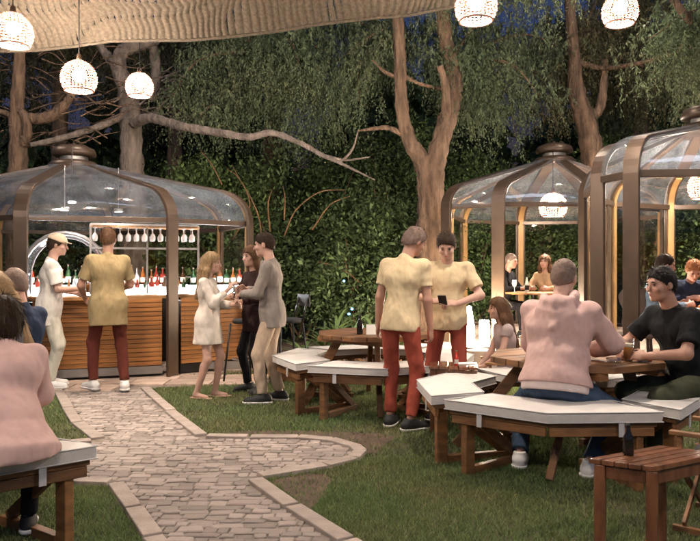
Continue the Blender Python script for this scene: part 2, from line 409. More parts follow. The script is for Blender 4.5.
# ------------------------------------------------------------------ the bar inside the left pavilion
def bar():
    a = Vector((*A_, 0)); b = Vector((*B_, 0)); d = (b - a).normalized(); nrm = Vector((d.y, -d.x, 0))     # towards camera
    root = empty('bar_counter', tuple(a), 0, 'long bar counter clad in horizontal varnished planks', 'bar counter')
    rz = math.atan2(d.y, d.x); Lf = (b - a).length
    def seg(p, q, nm0=''):
        p = Vector(p); q = Vector(q); dd = (q - p).normalized(); r_ = math.atan2(dd.y, dd.x); L = (q - p).length; mid = (p + q) / 2 - a
        nn = Vector((dd.y, -dd.x, 0))
        z = .17; hh = .058
        while z < 1.0:
            o = MB().box((0, 0, 0), (L - .01, .022, hh - .006)).build('cladding_plank', wood_bar, root, bevel=.003)
            o.location = mid + Vector((0, 0, z + hh / 2)) + nn * random.uniform(-.002, .003); o.rotation_euler[2] = r_
            z += hh
        MB().box((0, 0, 0), (L, .03, .10)).build('kick_board', alu_grey, root).location = mid + Vector((0, 0, .115)) + nn * .012
        root.children[-1].rotation_euler[2] = r_
        o = MB().box((0, 0, 0), (L - .02, .4, .95)).build('carcass', black_metal, root); o.location = mid + Vector((0, 0, .52)) - nn * .225; o.rotation_euler[2] = r_
        o = MB().box((0, 0, 0), (L + .06, .52, .045)).build('worktop', wood_pale, root, bevel=.006); o.location = mid + Vector((0, 0, 1.05)) - nn * .2; o.rotation_euler[2] = r_
    off = d * .12
    seg(a + off - nrm * .06, b - off - nrm * .06)
    bb = Vector((*B_, 0)); cc = Vector((*C_, 0)); dc = (cc - bb).normalized()
    seg(bb + dc * .12 + Vector((-.02, .06, 0)), cc - dc * .1 + Vector((-.02, .06, 0)))
    hh = Vector((*anti(D_), 0)); ha = (a - hh).normalized()
    seg(hh + ha * .1, a - ha * .1)
    return root, a, d, nrm, Lf
barroot, ba, bd, bn, bL = bar()
# back shelf with lit bottles
led = emis('bottle_shelf_light', (.92, .95, 1.0), 9)
rzb = math.atan2(bd.y, bd.x)
def shelf(p, L, rz, label):
    r = empty('bottle_shelf', p, rz, label, 'shelf')
    MB().box((0, 0, .5), (L, .4, 1.0)).build('cabinet', black_metal, r)
    MB().box((0, 0, 1.02), (L, .42, .03)).build('shelf_board', alu_grey, r)
    MB().box((0, .10, 1.11), (L - .02, .17, .15)).build('bottle_step', alu_grey, r); MB().box((0, .012, 1.112), (L - .04, .006, .14)).build('light_panel', led, r)
    MB().box((0, -.1, 1.042), (L - .04, .12, .014)).build('light_strip', led, r)
    MB().box((0, .2, 1.3), (L, .03, .02)).build('rail', alu_grey, r)
    return r
cols = [('amber_bottle', (.30, .09, .015)), ('green_bottle', (.03, .08, .03)), ('clear_bottle', (.5, .55, .6)), ('brown_bottle', (.10, .035, .012)), ('red_bottle', (.35, .04, .02))]
bm = [mat(n_ + '_glass', c, .12, .1, 3, spec=.8) for n_, c in cols]
cap_m = mat('bottle_cap', (.45, .35, .3), .3, .3, 5, metal=.5)
label_m = mat('paper_label', (.6, .55, .48), .8, .1)
def bottle_mesh(h, r, prof):
    if prof == 0: p = [(0, 0), (r, .0), (r, h * .55), (r * .85, h * .64), (r * .36, h * .76), (r * .33, h * .95)]
    elif prof == 1: p = [(0, 0), (r, 0), (r * 1.02, h * .45), (r * .7, h * .58), (r * .3, h * .7), (r * .3, h * .95)]
    else: p = [(0, 0), (r * 1.1, 0), (r * 1.1, h * .6), (r * .4, h * .68), (r * .35, h * .95)]
    return MB().lathe(p, 10), MB().lathe([(r * .36, h * .9), (r * .36, h), (0, h)], 8), MB().lathe([(r * 1.13, h * .12), (r * 1.13, h * .4)], 10)
protos = []
for k in range(3):
    bo, ca, la = bottle_mesh([.30, .26, .24][k], .037, k); protos.append((bo, ca, la))
bmesh_cache = {}
nb = [0]
def bottle(loc, k, c, label, parent_group, s=1.0):
    key = (k, c)
    root = empty('bottle', loc, random.uniform(0, 6), label, 'bottle', parent_group); root.scale = (s, s, s)
    if key not in bmesh_cache:
        o1 = protos[k][0].build('glass_body', bm[c], root, smooth=True); o2 = protos[k][1].build('cap', cap_m, root, smooth=True); o3 = protos[k][2].build('paper_label', label_m, root, smooth=True)
        bmesh_cache[key] = (o1, o2, o3)
    else:
        for o in bmesh_cache[key]:
            q = o.copy(); C.objects.link(q); q.parent = root
    return root
s1p = ba + bd * 1.05 - bn * 1.75; s1 = shelf(tuple(s1p), 2.3, rzb, 'lit back shelf of the bar packed with bottles')
cn = ['amber', 'green', 'clear', 'brown', 'red']
for i in range(46):
    t = -1.08 + 2.16 * (i % 23) / 22 + random.uniform(-.02, .02); c = random.randrange(5); k = random.randrange(3)
    p = s1p + bd * t + bn * (-.10 if i < 23 else .08); sc_ = random.uniform(.85, 1.12)
    bottle((p.x, p.y, 1.051 if i >= 23 else 1.187), k, c, 'small %s bottle on the lit back shelf of the bar' % cn[c], '%s bottles on the back shelf' % cn[c], sc_)
s2p = Vector((-1.98, 10.55, 0)); s2 = shelf(tuple(s2p), .9, R(20), 'short lit bottle shelf at the bar corner behind the woman in the cream dress')
for i in range(9):
    t = -.4 + .8 * i / 8; c = random.randrange(5); p = s2p + Vector((math.cos(R(20)), math.sin(R(20)), 0)) * t + Vector((0, .10, 0))
    bottle((p.x, p.y, 1.187), random.randrange(3), c, 'slim %s bottle on the short corner shelf' % cn[c], '%s bottles on the corner shelf' % cn[c])
# glass rack on grey pipe frame
gr = empty('glass_rack', tuple(ba + bd * 1.5 - bn * 1.2), rzb, 'grey pipe frame over the bar hung with stemmed glasses', 'glass rack')
m = MB()
for sx in (-.72, .05, .78): m.box((sx, 0, 1.56), (.028, .028, 1.0))
m.box((0.03, 0, 1.72), (1.5, .028, .028)).box((.03, 0, 2.06), (1.5, .03, .03)).build('pipe_frame', alu_grey, gr)
MB().box((.03, 0, 2.02), (1.5, .34, .015)).build('rack_board', wood_pale, gr)
stem = MB().lathe([(.03, 0), (.03, -.004), (.005, -.01), (.005, -.075), (.02, -.09), (.036, -.12), (.034, -.17), (.026, -.19)], 10)
gm = mat('stemware', (.75, .72, .72), .08, .1, 4, spec=1.0)
proto_me = None
for i in range(26):
    x = -.66 + (i % 13) * .112; yv = -.1 + .18 * (i // 13)
    if proto_me is None: o = stem.build('stemmed_glass', gm, gr, smooth=True); proto_me = o.data
    else: o = link('stemmed_glass', proto_me, None, gr)
    o.location = (x, yv, 2.01)
dl = emis('bar_downlight', (1.0, .93, .85), 60)  # pair of downlights added to brighten the bar interior
for k, t in enumerate((.45, 1.15)):
    p = ba + bd * t - bn * 1.0; r = empty('bar_downlight', (p.x, p.y, 2.22), 0, ['small round downlight over the bar by the arched door', 'small round downlight over the bar by the glass rack'][k], 'light')
    MB().lathe([(0, .05), (.06, .05), (.07, .0), (.06, 0), (.05, .03), (0, .03)], 14).build('housing', alu_grey, r, smooth=True); MB().lathe([(0, .004), (.045, .004), (.045, .012), (0, .012)], 12).build('lens', dl, r); MB().tube([(0, 0, .05), (0, 0, .62)], .006, 6).build('stem', alu_grey, r)
# arched door frame at the rear of the bar
ar = empty('arched_door', (-4.05, 9.95, 0), R(8), 'curved clear arch with a pale tubular frame inside the bar', 'door')
pts = [(-.58, 0, .0), (-.58, 0, 1.35)] + [(-.58 * math.cos(k / 14 * math.pi), 0, 1.35 + .58 * math.sin(k / 14 * math.pi)) for k in range(1, 14)] + [(.58, 0, 1.35), (.58, 0, 0)]
MB().tube(pts, .035, 10).build('arch_frame', alu_grey, ar, smooth=True)
pts2 = [(x * .86, .12, z * .97) for x, y, z in pts]; MB().tube(pts2, .014, 8).build('inner_rim', alu_grey, ar, smooth=True)
m = MB(); n_ = len(pts); m.add([(x, 0.01, z) for x, y, z in pts] + [(x * .86, .12, z * .97) for x, y, z in pts], [(i, i + 1, n_ + i + 1, n_ + i) for i in range(n_ - 1)]).build('curved_pane', glass_roof, ar, smooth=True)
# small round light plate in the bar roof
sg = empty('ceiling_plate', at(72, 203, 9.6), 0, 'small lit plate hanging in the bar roof', 'light')
MB().lathe([(0, .0), (.05, 0), (.05, .02), (0, .02)], 12).build('plate', emis('plate_glow', (1, .95, .9), 2.5), sg)
MB().tube([(0, 0, .02), (0, 0, .75)], .006, 6).build("cord", black_metal, sg)
# ------------------------------------------------------------------ knotted net canopy overhead
def canopy():
    # far edge (photo pixels, distance 6.9 m), then back over the camera
    ex = np.array([-260, -120, 0, 38, 75, 110, 150, 190, 225, 270, 320, 370, 410, 455, 500]); ey = np.array([40, 52, 50, 49, 45, 40, 39, 39, 36, 31, 23, 17, 14, 5, -14.])
    nu, nv = 1000, 200
    U = np.linspace(-260, 500, nu); E = np.interp(U, ex, ey); d0 = 6.9
    X0 = (U - 350) / 700 * d0; Z0 = 1.4 + (270.5 - E) / 700 * d0
    t = np.linspace(0, 1, nv)[None, :]
    dy = np.where(t < .65, t / .65 * 1.7, 1.7 + (t - .65) / .35 * 6.8); X = X0[:, None] * (1 - .03 * dy); Y = d0 - dy + 0 * X
    Z = Z0[:, None] + .42 * (1 - np.exp(-dy / .45)) + .05 * dy + .05 * np.sin(X * 2.2 + Y * 1.4) * (1 - np.exp(-dy / .3)) + .025 * np.sin(Y * 6 + X * 1.5) * (1 - np.exp(-dy / .3))
    # the hem curls under a little
    Z = Z + .07 * np.exp(-t * 60) * 0
    # knitted relief: rows of chevron knots
    a = X * 95 + 2.5 * np.sin(Y * 7 + X * 2) + 1.2 * np.sin(X * 9); b = (Y + Z) * 55 + .8 * np.sin(X * 5)
    knit = np.abs(np.sin(a * .5 + .9 * np.abs(((b / 2 / np.pi) % 1) - .5) * 4)) * .55 + .45 * np.abs(np.sin(b * .5))
    Z = Z - .024 * knit; Y = Y - .022 * knit
    V = np.stack([X, Y, Z], -1).reshape(-1, 3)
    i, j = np.meshgrid(np.arange(nu - 1), np.arange(nv - 1), indexing='ij'); k = (i * nv + j).ravel()
    F = np.stack([k, k + nv, k + nv + 1, k + 1], 1)
    # holes between the knots
    kn = knit[:-1, :-1].ravel(); F = F[(kn > .19)]
    m = mat('jute_net', (.125, .095, .068), .95, .3, 40, .4, 300, trans=.15)
    root = empty('net_canopy', (0, 0, 0), 0, 'sagging knotted jute net canopy stretched overhead', 'canopy')
    o = np_mesh('netting', V, F, m, root, True); o['kind'] = 'stuff'
    hem = [(x, d0 - .02, z - .02) for x, z in zip(X0[::8], Z0[::8])]
    MB().tube(hem, .016, 6).build('hem_rope', m, root, smooth=True)
    ends = [(hem[-1], (2.6, 9.0, 6.4)), (hem[0], (-7.2, 9.0, 5.8))]
    for a_, b_ in ends: MB().tube([a_, b_], .01, 6).build('guy_rope', m, root)
canopy()
# ------------------------------------------------------------------ pendant lamps
bulb_m = emis('lamp_bulb', (1.0, .87, .72), LAMP)
wick = mat('pale_wicker', (.34, .2, .15), .8, .2, 30, trans=.22)
def pendant_proto():
    root = empty('pendant_lamp')
    R0 = .155; prof = []
    for k in range(0, 15):
        a = R(12) + (R(128) - R(12)) * k / 14; prof.append((R0 * math.sin(a), R0 * math.cos(a) * 1.05))
    m = MB(); n = 30
    for k in range(n):
        a0 = 2 * math.pi * k / n
        m.tube([((r + .003 * (-1) ** (i + k)) * math.cos(a0), (r + .003 * (-1) ** (i + k)) * math.sin(a0), z) for i, (r, z) in enumerate(prof)], .0035, 4, False)
    for i in range(1, 15, 1):
        r, z = prof[i]
        m.tube([((r + .004 * (-1) ** (k + i)) * math.cos(2 * math.pi * k / n), (r + .004 * (-1) ** (k + i)) * math.sin(2 * math.pi * k / n), z) for k in range(n + 1)], .0045, 4, False)
    m.build('shade', wick, root)
    r, z = prof[-1]; MB().tube([(r * math.cos(a / 12 * math.pi), r * math.sin(a / 12 * math.pi), z - .004) for a in range(25)], .008, 6, False).build('rim', wick, root, smooth=True)
    MB().lathe([(0, .13), (.022, .13), (.028, .16), (.022, .21), (.008, .225)], 10).build('socket', alu, root, smooth=True)
    me = bpy.data.meshes.new('bulb'); import bmesh; b = bmesh.new(); bmesh.ops.create_icosphere(b, subdivisions=2, radius=.06); b.to_mesh(me); b.free()
    o = link('bulb', me, bulb_m, root, True); o.location = (0, 0, .035)
    MB().tube([(0, 0, .22), (0, 0, .75)], .005, 5).build('cord', black_metal, root)
    return root
lamps = [((13, 33), 5.7, 1.0, 'wicker pendant lamp hanging at the hem of the net canopy'),
         ((79, 79), 6.2, 1.0, 'wicker pendant lamp above the bar roof, beside the forked bare tree'),
         ((139.5, 87), 8.0, 1.0, 'smaller wicker pendant lamp against the forked bare tree trunk'),
         ((476, 7), 5.2, 1.0, 'wicker pendant lamp at the end of the net canopy before the thick conifer'),
         ((620, 12), 6.2, 1.0, 'wicker pendant lamp before the hanging conifer sprays'),
         ((553, 207), 12.0, 1.5, 'large wicker lamp inside the farther dining pavilion'),
         ((706, 187), 8.8, 1.35, 'wicker lamp inside the nearer dining pavilion')]
pp = pendant_proto(); first = True
def put_lamp(loc, s, label):
    global first
    o = pp if first else copy_tree(pp)
    first = False
    o.location = loc; o.scale = (s, s, s); tag(o, label, 'lamp', 'wicker pendant lamps')
for (px, d, s, lb) in lamps: put_lamp(at(*px, d), s, lb)
for loc in ((-2.6, 2.0, 2.9), (-.4, .6, 2.9), (2.2, 1.4, 2.9), (4.7, 3.9, 3.4), (7.0, 6.0, 3.7), (-5.6, 4.6, 3.1)):   # unseen lamps added for the overall light level, carrying on the string
    put_lamp(loc, 1.0, 'wicker pendant lamp under the net canopy above the tables')
for loc in ((-3.2, 9.6, 5.55), (-.6, 9.0, 5.3), (1.9, 9.2, 5.4), (4.4, 10.6, 5.9), (7.4, 10.4, 5.9), (-6.2, 9.8, 5.6)):   # more unseen lamps, added above the frame to light the tree crowns
    put_lamp(loc, 1.0, 'wicker pendant lamp hung high from the conifer limbs')
# wire the outer lamps hang from
for k, (a_, b_) in enumerate((((13, 33), (139.5, 87)), ((476, 7), (620, 12)))):
    pass
# ------------------------------------------------------------------ octagonal picnic tables
def picnic(name, label, centre, g, top_off=(0, 0), benches=(0, 1, 2, 3), cush=(), top_r=.62, R_=1.02):
    root = empty(name, (centre[0], centre[1], 0), 0, label, 'picnic table', 'octagonal picnic tables')
    Ri = R_ - .40; pol = lambda r, a, z=0: (r * math.cos(a), r * math.sin(a), z)
    ox, oy = top_off
    # tabletop: parallel planks clipped to an octagon
    a8 = [R(g + 22.5 + 45 * k) for k in range(8)]; ang = R(g)
    nP = 9; wP = 2 * top_r * .985 / nP; ap = top_r * math.cos(R(22.5))
    for k in range(nP):
        y0 = -top_r * .95 + k * wP * .965; y1 = y0 + wP * .965 - .008
        def xh(y):
            y = abs(y)
            s = top_r * math.sin(R(22.5))
            if y <= s: return ap
            return max(.05, ap - (y - s) * 1.0)
        y0c, y1c = max(y0, -ap), min(y1, ap)
        m = MB(); dz = random.uniform(-.002, .002)
        poly = [(-xh(y0c), y0c), (xh(y0c), y0c)]
        s = top_r * math.sin(R(22.5))
        for yy in (-s, s):
            if y0c < yy < y1c: poly.append((ap, yy))
        poly += [(xh(y1c), y1c), (-xh(y1c), y1c)]
        for yy in (s, -s):
            if y0c < yy < y1c: poly.append((-ap, yy))
        m.prism(poly, .705 + dz, .752 + dz, .0)
        o = m.build('tabletop_plank', wood, root, bevel=.005); o.rotation_euler[2] = ang; o.location = (ox, oy, 0)
    for s in (-.28, .28):
        o = MB().box((s, 0, .675), (.08, 2 * ap - .12, .055)).build('batten', wood, root, bevel=.004); o.rotation_euler[2] = ang; o.location = (ox, oy, 0)
    gap = 5.0
    for b in benches:
        A = [R(g + 90 * b + gap), R(g + 90 * b + 45), R(g + 90 * b + 90 - gap)]
        # each facet: two seat boards and an apron
        for f in (0, 1):
            a0, a1 = A[f], A[f + 1]
            for r0, r1 in ((Ri, Ri + .195), (Ri + .205, R_)):
                p = [pol(r0, a0), pol(r1, a0), pol(r1, a1), pol(r0, a1)]
                MB().prism([q[:2] for q in p], .415, .447, .0).build('seat_board', wood, root, bevel=.004)
            q0, q1 = Vector(pol(R_ - .016, a0, .385)), Vector(pol(R_ - .016, a1, .385)); dd = (q1 - q0).normalized()
            MB().beam(q0 + dd * .01, q1 - dd * .01, .03, .055).build('apron', wood, root, bevel=.004)
        for a in (A[0] + R(5), A[2] - R(5)):
            sd = Vector((-math.sin(a), math.cos(a), 0))
            MB().beam(pol(R_ - .09, a, .0), pol(R_ - .09, a, .413), .085, .05, up=sd).build('bench_leg', wood, root, bevel=.005)
            MB().beam(pol(Ri + .05, a, .39), pol(R_ - .05, a, .39), .045, .05).build('seat_bearer', wood, root, bevel=.004)
            MB().beam(pol(.36, a, .03), pol(R_ - .14, a, .03), .05, .06).build('ground_rail', wood, root, bevel=.004)
        a = A[1]
        MB().beam(pol(Ri + .12, a, .0), (pol(.36, a)[0] + ox, pol(.36, a)[1] + oy, .70), .09, .05, up=(-math.sin(a), math.cos(a), 0)).build('splayed_leg', wood, root, bevel=.005)
        for (a, f) in ((A[0] + R(5), 1), (A[2] - R(5), -1)):
            MB().beam(pol(.42, a, .06), pol(R_ - .14, a, .40), .04, .06).build('diagonal_brace', wood, root, bevel=.004)
    for k, (b, lb) in enumerate(cush):
        A = [R(g + 90 * b + gap - .5), R(g + 90 * b + 45), R(g + 90 * b + 90 - gap + .5)]; Ro = R_ + .035; r_in = Ri - .0
        cu = empty('bench_cushion', (centre[0], centre[1], .4485), 0, lb, 'cushion', 'cream bench cushions')
        # subdivided outline so that the edges can be soft
        outer = []; inner = []
        for f in (0, 1):
            for t in np.linspace(0, 1, 7)[: (7 if f else 6)]:
                po = Vector(pol(Ro, A[f])).lerp(Vector(pol(Ro, A[f + 1])), t); pi = Vector(pol(r_in, A[f])).lerp(Vector(pol(r_in, A[f + 1])), t)
                outer.append(po); inner.append(pi)
        n = len(outer); W = 6; vs = []; fs = []
        rows = []
        for i in range(n):
            for w in range(W + 1):
                p = inner[i].lerp(outer[i], w / W); e = min(w, W - w) / W; ee = min(i, n - 1 - i)
                z = .066 + .010 * math.sin(i * 1.3 + k * 2 + w) * (e > 0) * .6 
                vs.append((p.x, p.y, z))
        top = lambda i, w: i * (W + 1) + w
        fs += [(top(i, w), top(i, w + 1), top(i + 1, w + 1), top(i + 1, w)) for i in range(n - 1) for w in range(W)]
        # wall around: mid ring (bulging) and bottom ring
        loop = [(i, W) for i in range(n)] + [(n - 1, w) for w in range(W - 1, -1, -1)] + [(i, 0) for i in range(n - 2, -1, -1)] + [(0, w) for w in range(1, W)]
        c0 = sum((Vector(v) for v in vs), Vector()) / len(vs); o1 = len(vs)
        for (i, w) in loop:
            v = Vector(vs[top(i, w)]); o_ = Vector((v.x - c0.x, v.y - c0.y, 0)).normalized() * .006; vs.append((v.x + o_.x, v.y + o_.y, .034))
        o2 = len(vs)
        for (i, w) in loop:
            v = vs[top(i, w)]; vs.append((v[0], v[1], .002))
        L = len(loop)
        for q in range(L):
            q2 = (q + 1) % L; t1, t2 = top(*loop[q]), top(*loop[q2])
            fs.append((t1, o1 + q, o1 + q2, t2)); fs.append((o1 + q, o2 + q, o2 + q2, o1 + q2))
        m = MB().add(vs, fs); o = m.build('cushion_pad', fabric_w, cu, smooth=True)
        sb = o.modifiers.new('soft', 'BEVEL'); sb.width = .008; sb.segments = 2; sb.limit_method = 'ANGLE'; sb.angle_limit = R(40); sb.harden_normals = True
        for zz in (.0655, .004):
            ring = [Vector((vs[o1 + q][0], vs[o1 + q][1], zz)) for q in range(L)]; MB().tube(ring + ring[:1], .0042, 5, False).build('piping', strap_w, cu, smooth=True)
        for f in (0, 1):
            am = A[f] + (A[f + 1] - A[f]) * (.35 if f == 0 else .65); rr = (Ro * math.cos(R(22)) + .01) / math.cos(abs(am - (A[f] + A[f + 1]) / 2))
            q = Vector(pol(rr, am)); am2 = (A[f] + A[f + 1]) / 2
            st = MB().box((0, 0, 0), (.006, .035, .15)); so = st.build('tie_strap', strap_w, cu); so.location = (q.x, q.y, -.012); so.rotation_euler[2] = am2
    return root
t1 = picnic('picnic_table', 'octagonal wooden picnic table where the man in the pink hoodie sits', (1.55, 5.35), -108 - 45, (.17, 0), cush=(
    (0, 'cream bench cushion under the man in the pink hoodie'), (1, 'cream bench cushion under the man in the black shirt'), (2, 'cream bench cushion across the table from the man in the pink hoodie'), (3, 'cream bench cushion beside the low stained table with a hot sauce bottle')), top_r=.66)
t2 = picnic('picnic_table', 'octagonal wooden picnic table with a dark bottle and a white card', (.25, 7.35), -132, cush=(
    (0, 'cream bench cushion right behind the red trousers of the waiter seen from behind'), (1, 'cream bench cushion behind the two waiters at the table with the white card'), (2, 'cream bench cushion on the planting bed side of the table with the white card'), (3, 'cream bench cushion whose end faces the man in the grey blazer')), top_r=.62)
t3 = picnic('picnic_table', 'octagonal wooden picnic table where the person in the pink coat sits', (-2.2, 4.06), -25 - 90, (-.3, .1), benches=(0, 3), cush=(
    (0, 'cream bench cushion under the person in the pink coat'),), top_r=.62)
# ------------------------------------------------------------------ low stained side tables
def side_table(p0, u, v, h, label):
    root = empty('side_table', (p0[0], p0[1], 0), 0, label, 'side table', 'low red-stained side tables')
    u = Vector((*u, 0)); v = Vector((*v, 0)); n = 5
    for k in range(n):
        a = u * (k / n) + u.normalized() * .004; b = u * ((k + 1) / n) - u.normalized() * .004
        MB().prism([(a.x, a.y), (b.x, b.y), (b.x + v.x, b.y + v.y), (a.x + v.x, a.y + v.y)], h - .025, h, 0).build('top_slat', wood_red, root, bevel=.003)
    un, vn = u.normalized(), v.normalized(); i = .035
    cs = [un * i + vn * i, u - un * i + vn * i, u - un * i + v - vn * i, un * i + v - vn * i]
    for c in cs: MB().beam((c.x, c.y, 0), (c.x, c.y, h - .027), .05, .05, up=un).build('leg', wood_red, root, bevel=.004)
    for a, b in ((0, 1), (1, 2), (2, 3), (3, 0)):
        d = (cs[b] - cs[a]).normalized(); q, w = cs[a] + d * .026, cs[b] - d * .026
        MB().beam((q.x, q.y, h - .06), (w.x, w.y, h - .06), .025, .06).build('apron', wood_red, root, bevel=.003)
    return root
side_table((1.14, 3.36), (.26, -.15), (.45, .25), .50, 'low red-stained side table with a small dark bottle')
side_table((.68, 6.05), (.42, -.05), (.05, .34), .57, 'low red-stained side table with a hot sauce bottle and paper')
def small_bottle(loc, h, r, m, label, capm=None):
    o = empty('bottle', loc, 0, label, 'bottle')
    MB().lathe([(0, 0), (r * .95, 0), (r, .01), (r, h * .5), (r * .9, h * .58), (r * .42, h * .74), (r * .38, h * .93)], 14).build('glass_body', m, o, smooth=True)
    MB().lathe([(r * .44, h * .92), (r * .44, h), (0, h)], 12).build('cap', capm or black_metal, o, smooth=True)
    MB().lathe([(r * 1.02, h * .14), (r * 1.02, h * .42)], 14).build('paper_label', label_m if capm else dark_bottle, o, smooth=True)
    return o
small_bottle((1.36, 3.42, .50), .155, .026, dark_bottle, 'small dark glass bottle on the low table beside the canvas chair')
small_bottle((.93, 6.12, .57), .13, .018, mat('red_sauce', (.45, .03, .015), .25, .1), 'red hot sauce bottle with green cap on low table', mat('green_cap', (.02, .12, .05), .4))
small_bottle((.10, 7.12, .752), .20, .032, dark_bottle, 'dark bottle standing on the picnic table beside the white card')
def thin_box(name, loc, size, rz, m, label, cat, tilt=0):
    o = MB().box((0, 0, size[2] / 2), size).build(name, m); o.location = loc; o.rotation_euler = (tilt, 0, rz); return tag(o, label, cat)
paper = mat('white_paper', (.7, .68, .66), .9, .04)
card = MB().add([(-.07, -.035, 0), (.07, -.035, 0), (.07, 0, .10), (-.07, 0, .10), (.07, .035, 0), (-.07, .035, 0)], [(0, 1, 2, 3), (3, 2, 4, 5)]).build('menu_card', paper)
card.location = (.235, 7.1, .753); tag(card, 'folded white card standing on the picnic table', 'card')
thin_box('paper_napkin', (1.02, 6.2, .571), (.17, .11, .012), .2, paper, 'white paper lying on the low table by the hot sauce', 'paper')
# beer glass
bg = empty('beer_glass', (1.98, 4.98, .754), 0, 'tall beer glass half full on the table of the pink hoodie', 'glass')
MB().lathe([(0, 0), (.028, 0), (.03, .015), (.040, .16)], 18).build('cup', glass_cup, bg, smooth=True)
MB().lathe([(0, .014), (.027, .014), (.0345, .105), (0, .105)], 16).build('beer', mat('amber_beer', (.55, .22, .04), .15, .2, 9, trans=.5), bg, smooth=True)
MB().lathe([(.0342, .105), (.0355, .128), (0, .131)], 16).build('foam', mat('beer_foam', (.75, .66, .5), .9, .1), bg, smooth=True)
at_ = empty('ashtray', (1.86, 4.93, .754), 0, 'small glass ashtray beside the beer glass', 'ashtray')
MB().lathe([(0, .006), (.04, .006), (.05, .03), (.056, .03), (.05, 0), (0, 0)], 16).build('dish', glass_cup, at_, smooth=True)
pk = empty('cigarette_pack', (2.09, 4.97, .754), .4, 'red and white cigarette pack lying by the beer glass', 'pack')
MB().box((0, 0, .011), (.085, .055, .022)).build('box', paper, pk, bevel=.002); MB().box((.026, 0, .0115), (.035, .056, .0225)).build('lid', mat('pack_red', (.5, .03, .02), .5), pk, bevel=.002)
# ------------------------------------------------------------------ canvas folding chairs
def director(loc, rz, label, seatm, wm, s=1.0, sub='chair'):
    r = empty('folding_chair', loc, rz, label, 'chair', 'folding canvas chairs'); r.scale = (s, s, s)
    w = .27
    for sx in (-1, 1):
        MB().beam((sx * w, -.24, .62), (sx * w, .26, .62), .055, .025).build('armrest', wm, r, bevel=.004)
        MB().beam((sx * w, -.24, .43), (sx * w, .24, .43), .03, .04).build('seat_rail', wm, r, bevel=.003)
        MB().beam((sx * w, -.24, .03), (sx * w, .24, .03), .035, .04).build('foot_rail', wm, r, bevel=.003)
        MB().beam((sx * w, -.2, .42), (sx * w, -.2, .88), .03, .03).build('back_post', wm, r, bevel=.003)
        MB().beam((sx * w, .2, .42), (sx * w, .2, .61), .03, .03).build('arm_post', wm, r, bevel=.003)
        for yy in (-.19, .19):
            MB().beam((sx * w, yy + sx * .013, .06), (-sx * w * .97, yy + sx * .013, .41), .022, .035).build('cross_leg', wm, r, bevel=.003)
    m = MB(); K = 7
    m.add([(-w + 2 * w * k / (K - 1), y, .452 - .05 * math.sin(math.pi * k / (K - 1))) for y in (-.22, .23) for k in range(K)] , [(k, k + 1, K + k + 1, K + k) for k in range(K - 1)])
    o = m.build('seat', seatm, r, smooth=True); sd = o.modifiers.new('t', 'SOLIDIFY'); sd.thickness = .006
    m = MB(); m.add([(-w + 2 * w * k / (K - 1), -.2 - .05 * math.sin(math.pi * k / (K - 1)), z) for z in (.68, .87) for k in range(K)], [(k, k + 1, K + k + 1, K + k) for k in range(K - 1)])
    o = m.build('backrest', seatm, r, smooth=True); sd = o.modifiers.new('t', 'SOLIDIFY'); sd.thickness = .006
    return r
director((2.04, 3.80, 0), R(50), 'wooden folding chair with black canvas beside the low table', black_fab, wood, .86)
director((1.50, 6.72, 0), R(84), 'low wooden folding chair with pale canvas that the seated girl uses', fabric_w, wood_pale, .86)
# carved wooden chair
def carved(loc, rz, label, m_):
    r = empty('carved_chair', loc, rz, label, 'chair', 'carved wooden chairs')
    for sx, sy, h in ((-.17, .17, .43), (.17, .17, .43), (-.16, -.17, .43), (.16, -.17, .43)):
        MB().beam((sx * 1.15, sy * 1.15, 0), (sx, sy, h), .04, .04).build('leg', m_, r, bevel=.005)
    MB().prism([(-.22, -.2), (.22, -.2), (.24, .22), (-.24, .22)], .43, .465).build('seat', m_, r, bevel=.008)
    out = [(-.10, .0), (-.15, .12), (-.11, .22), (-.17, .33), (-.19, .43), (-.12, .52), (-.05, .50), (0, .55), (.05, .50), (.12, .52), (.19, .43), (.17, .33), (.11, .22), (.15, .12), (.10, 0)]
    n = len(out); q = [(0, .30 + .0)]
    hole = [(.055 * math.cos(t / 8 * 2 * math.pi), .36 + .035 * math.sin(t / 8 * 2 * math.pi)) for t in range(8)]
    m = MB(); th = .028
    pf = spline([(x, 0, z) for x, z in out], 3); N = len(pf)
    # ring between outline and the hand hole, both faces
    H = []
    for p in pf:
        a = math.atan2(p.z - .36, p.x); H.append((.055 * math.cos(a), .36 + .04 * math.sin(a)))
    tilt = lambda x, y, z: (x, -.18 + y - z * .14, .465 + z)
    vs = [tilt(p.x, s, p.z) for s in (-th / 2, th / 2) for p in pf] + [tilt(h[0], s, h[1]) for s in (-th / 2, th / 2) for h in H]
    fs = []
    for i in range(N - 1):
        fs += [(i, i + 1, 2 * N + i + 1, 2 * N + i), (N + i + 1, N + i, 3 * N + i, 3 * N + i + 1), (i + 1, i, N + i, N + i + 1), (2 * N + i, 2 * N + i + 1, 3 * N + i + 1, 3 * N + i)]
    fs += [(N - 1, 0, 2 * N, 3 * N - 1), (0, N - 1, 2 * N - 1, N)]
    m.add(vs, fs).build('carved_back', m_, r, smooth=False)
    return r
carved((2.66, 7.55, .0), R(200), 'carved pale wooden chair with heart-shaped hole in its back', wood_pale)
carved((3.25, 8.05, .21), R(150), 'dark wooden chair with carved back behind the bronze pavilion post', mat('dark_wood', (.05, .025, .014), .5, .3, 5))
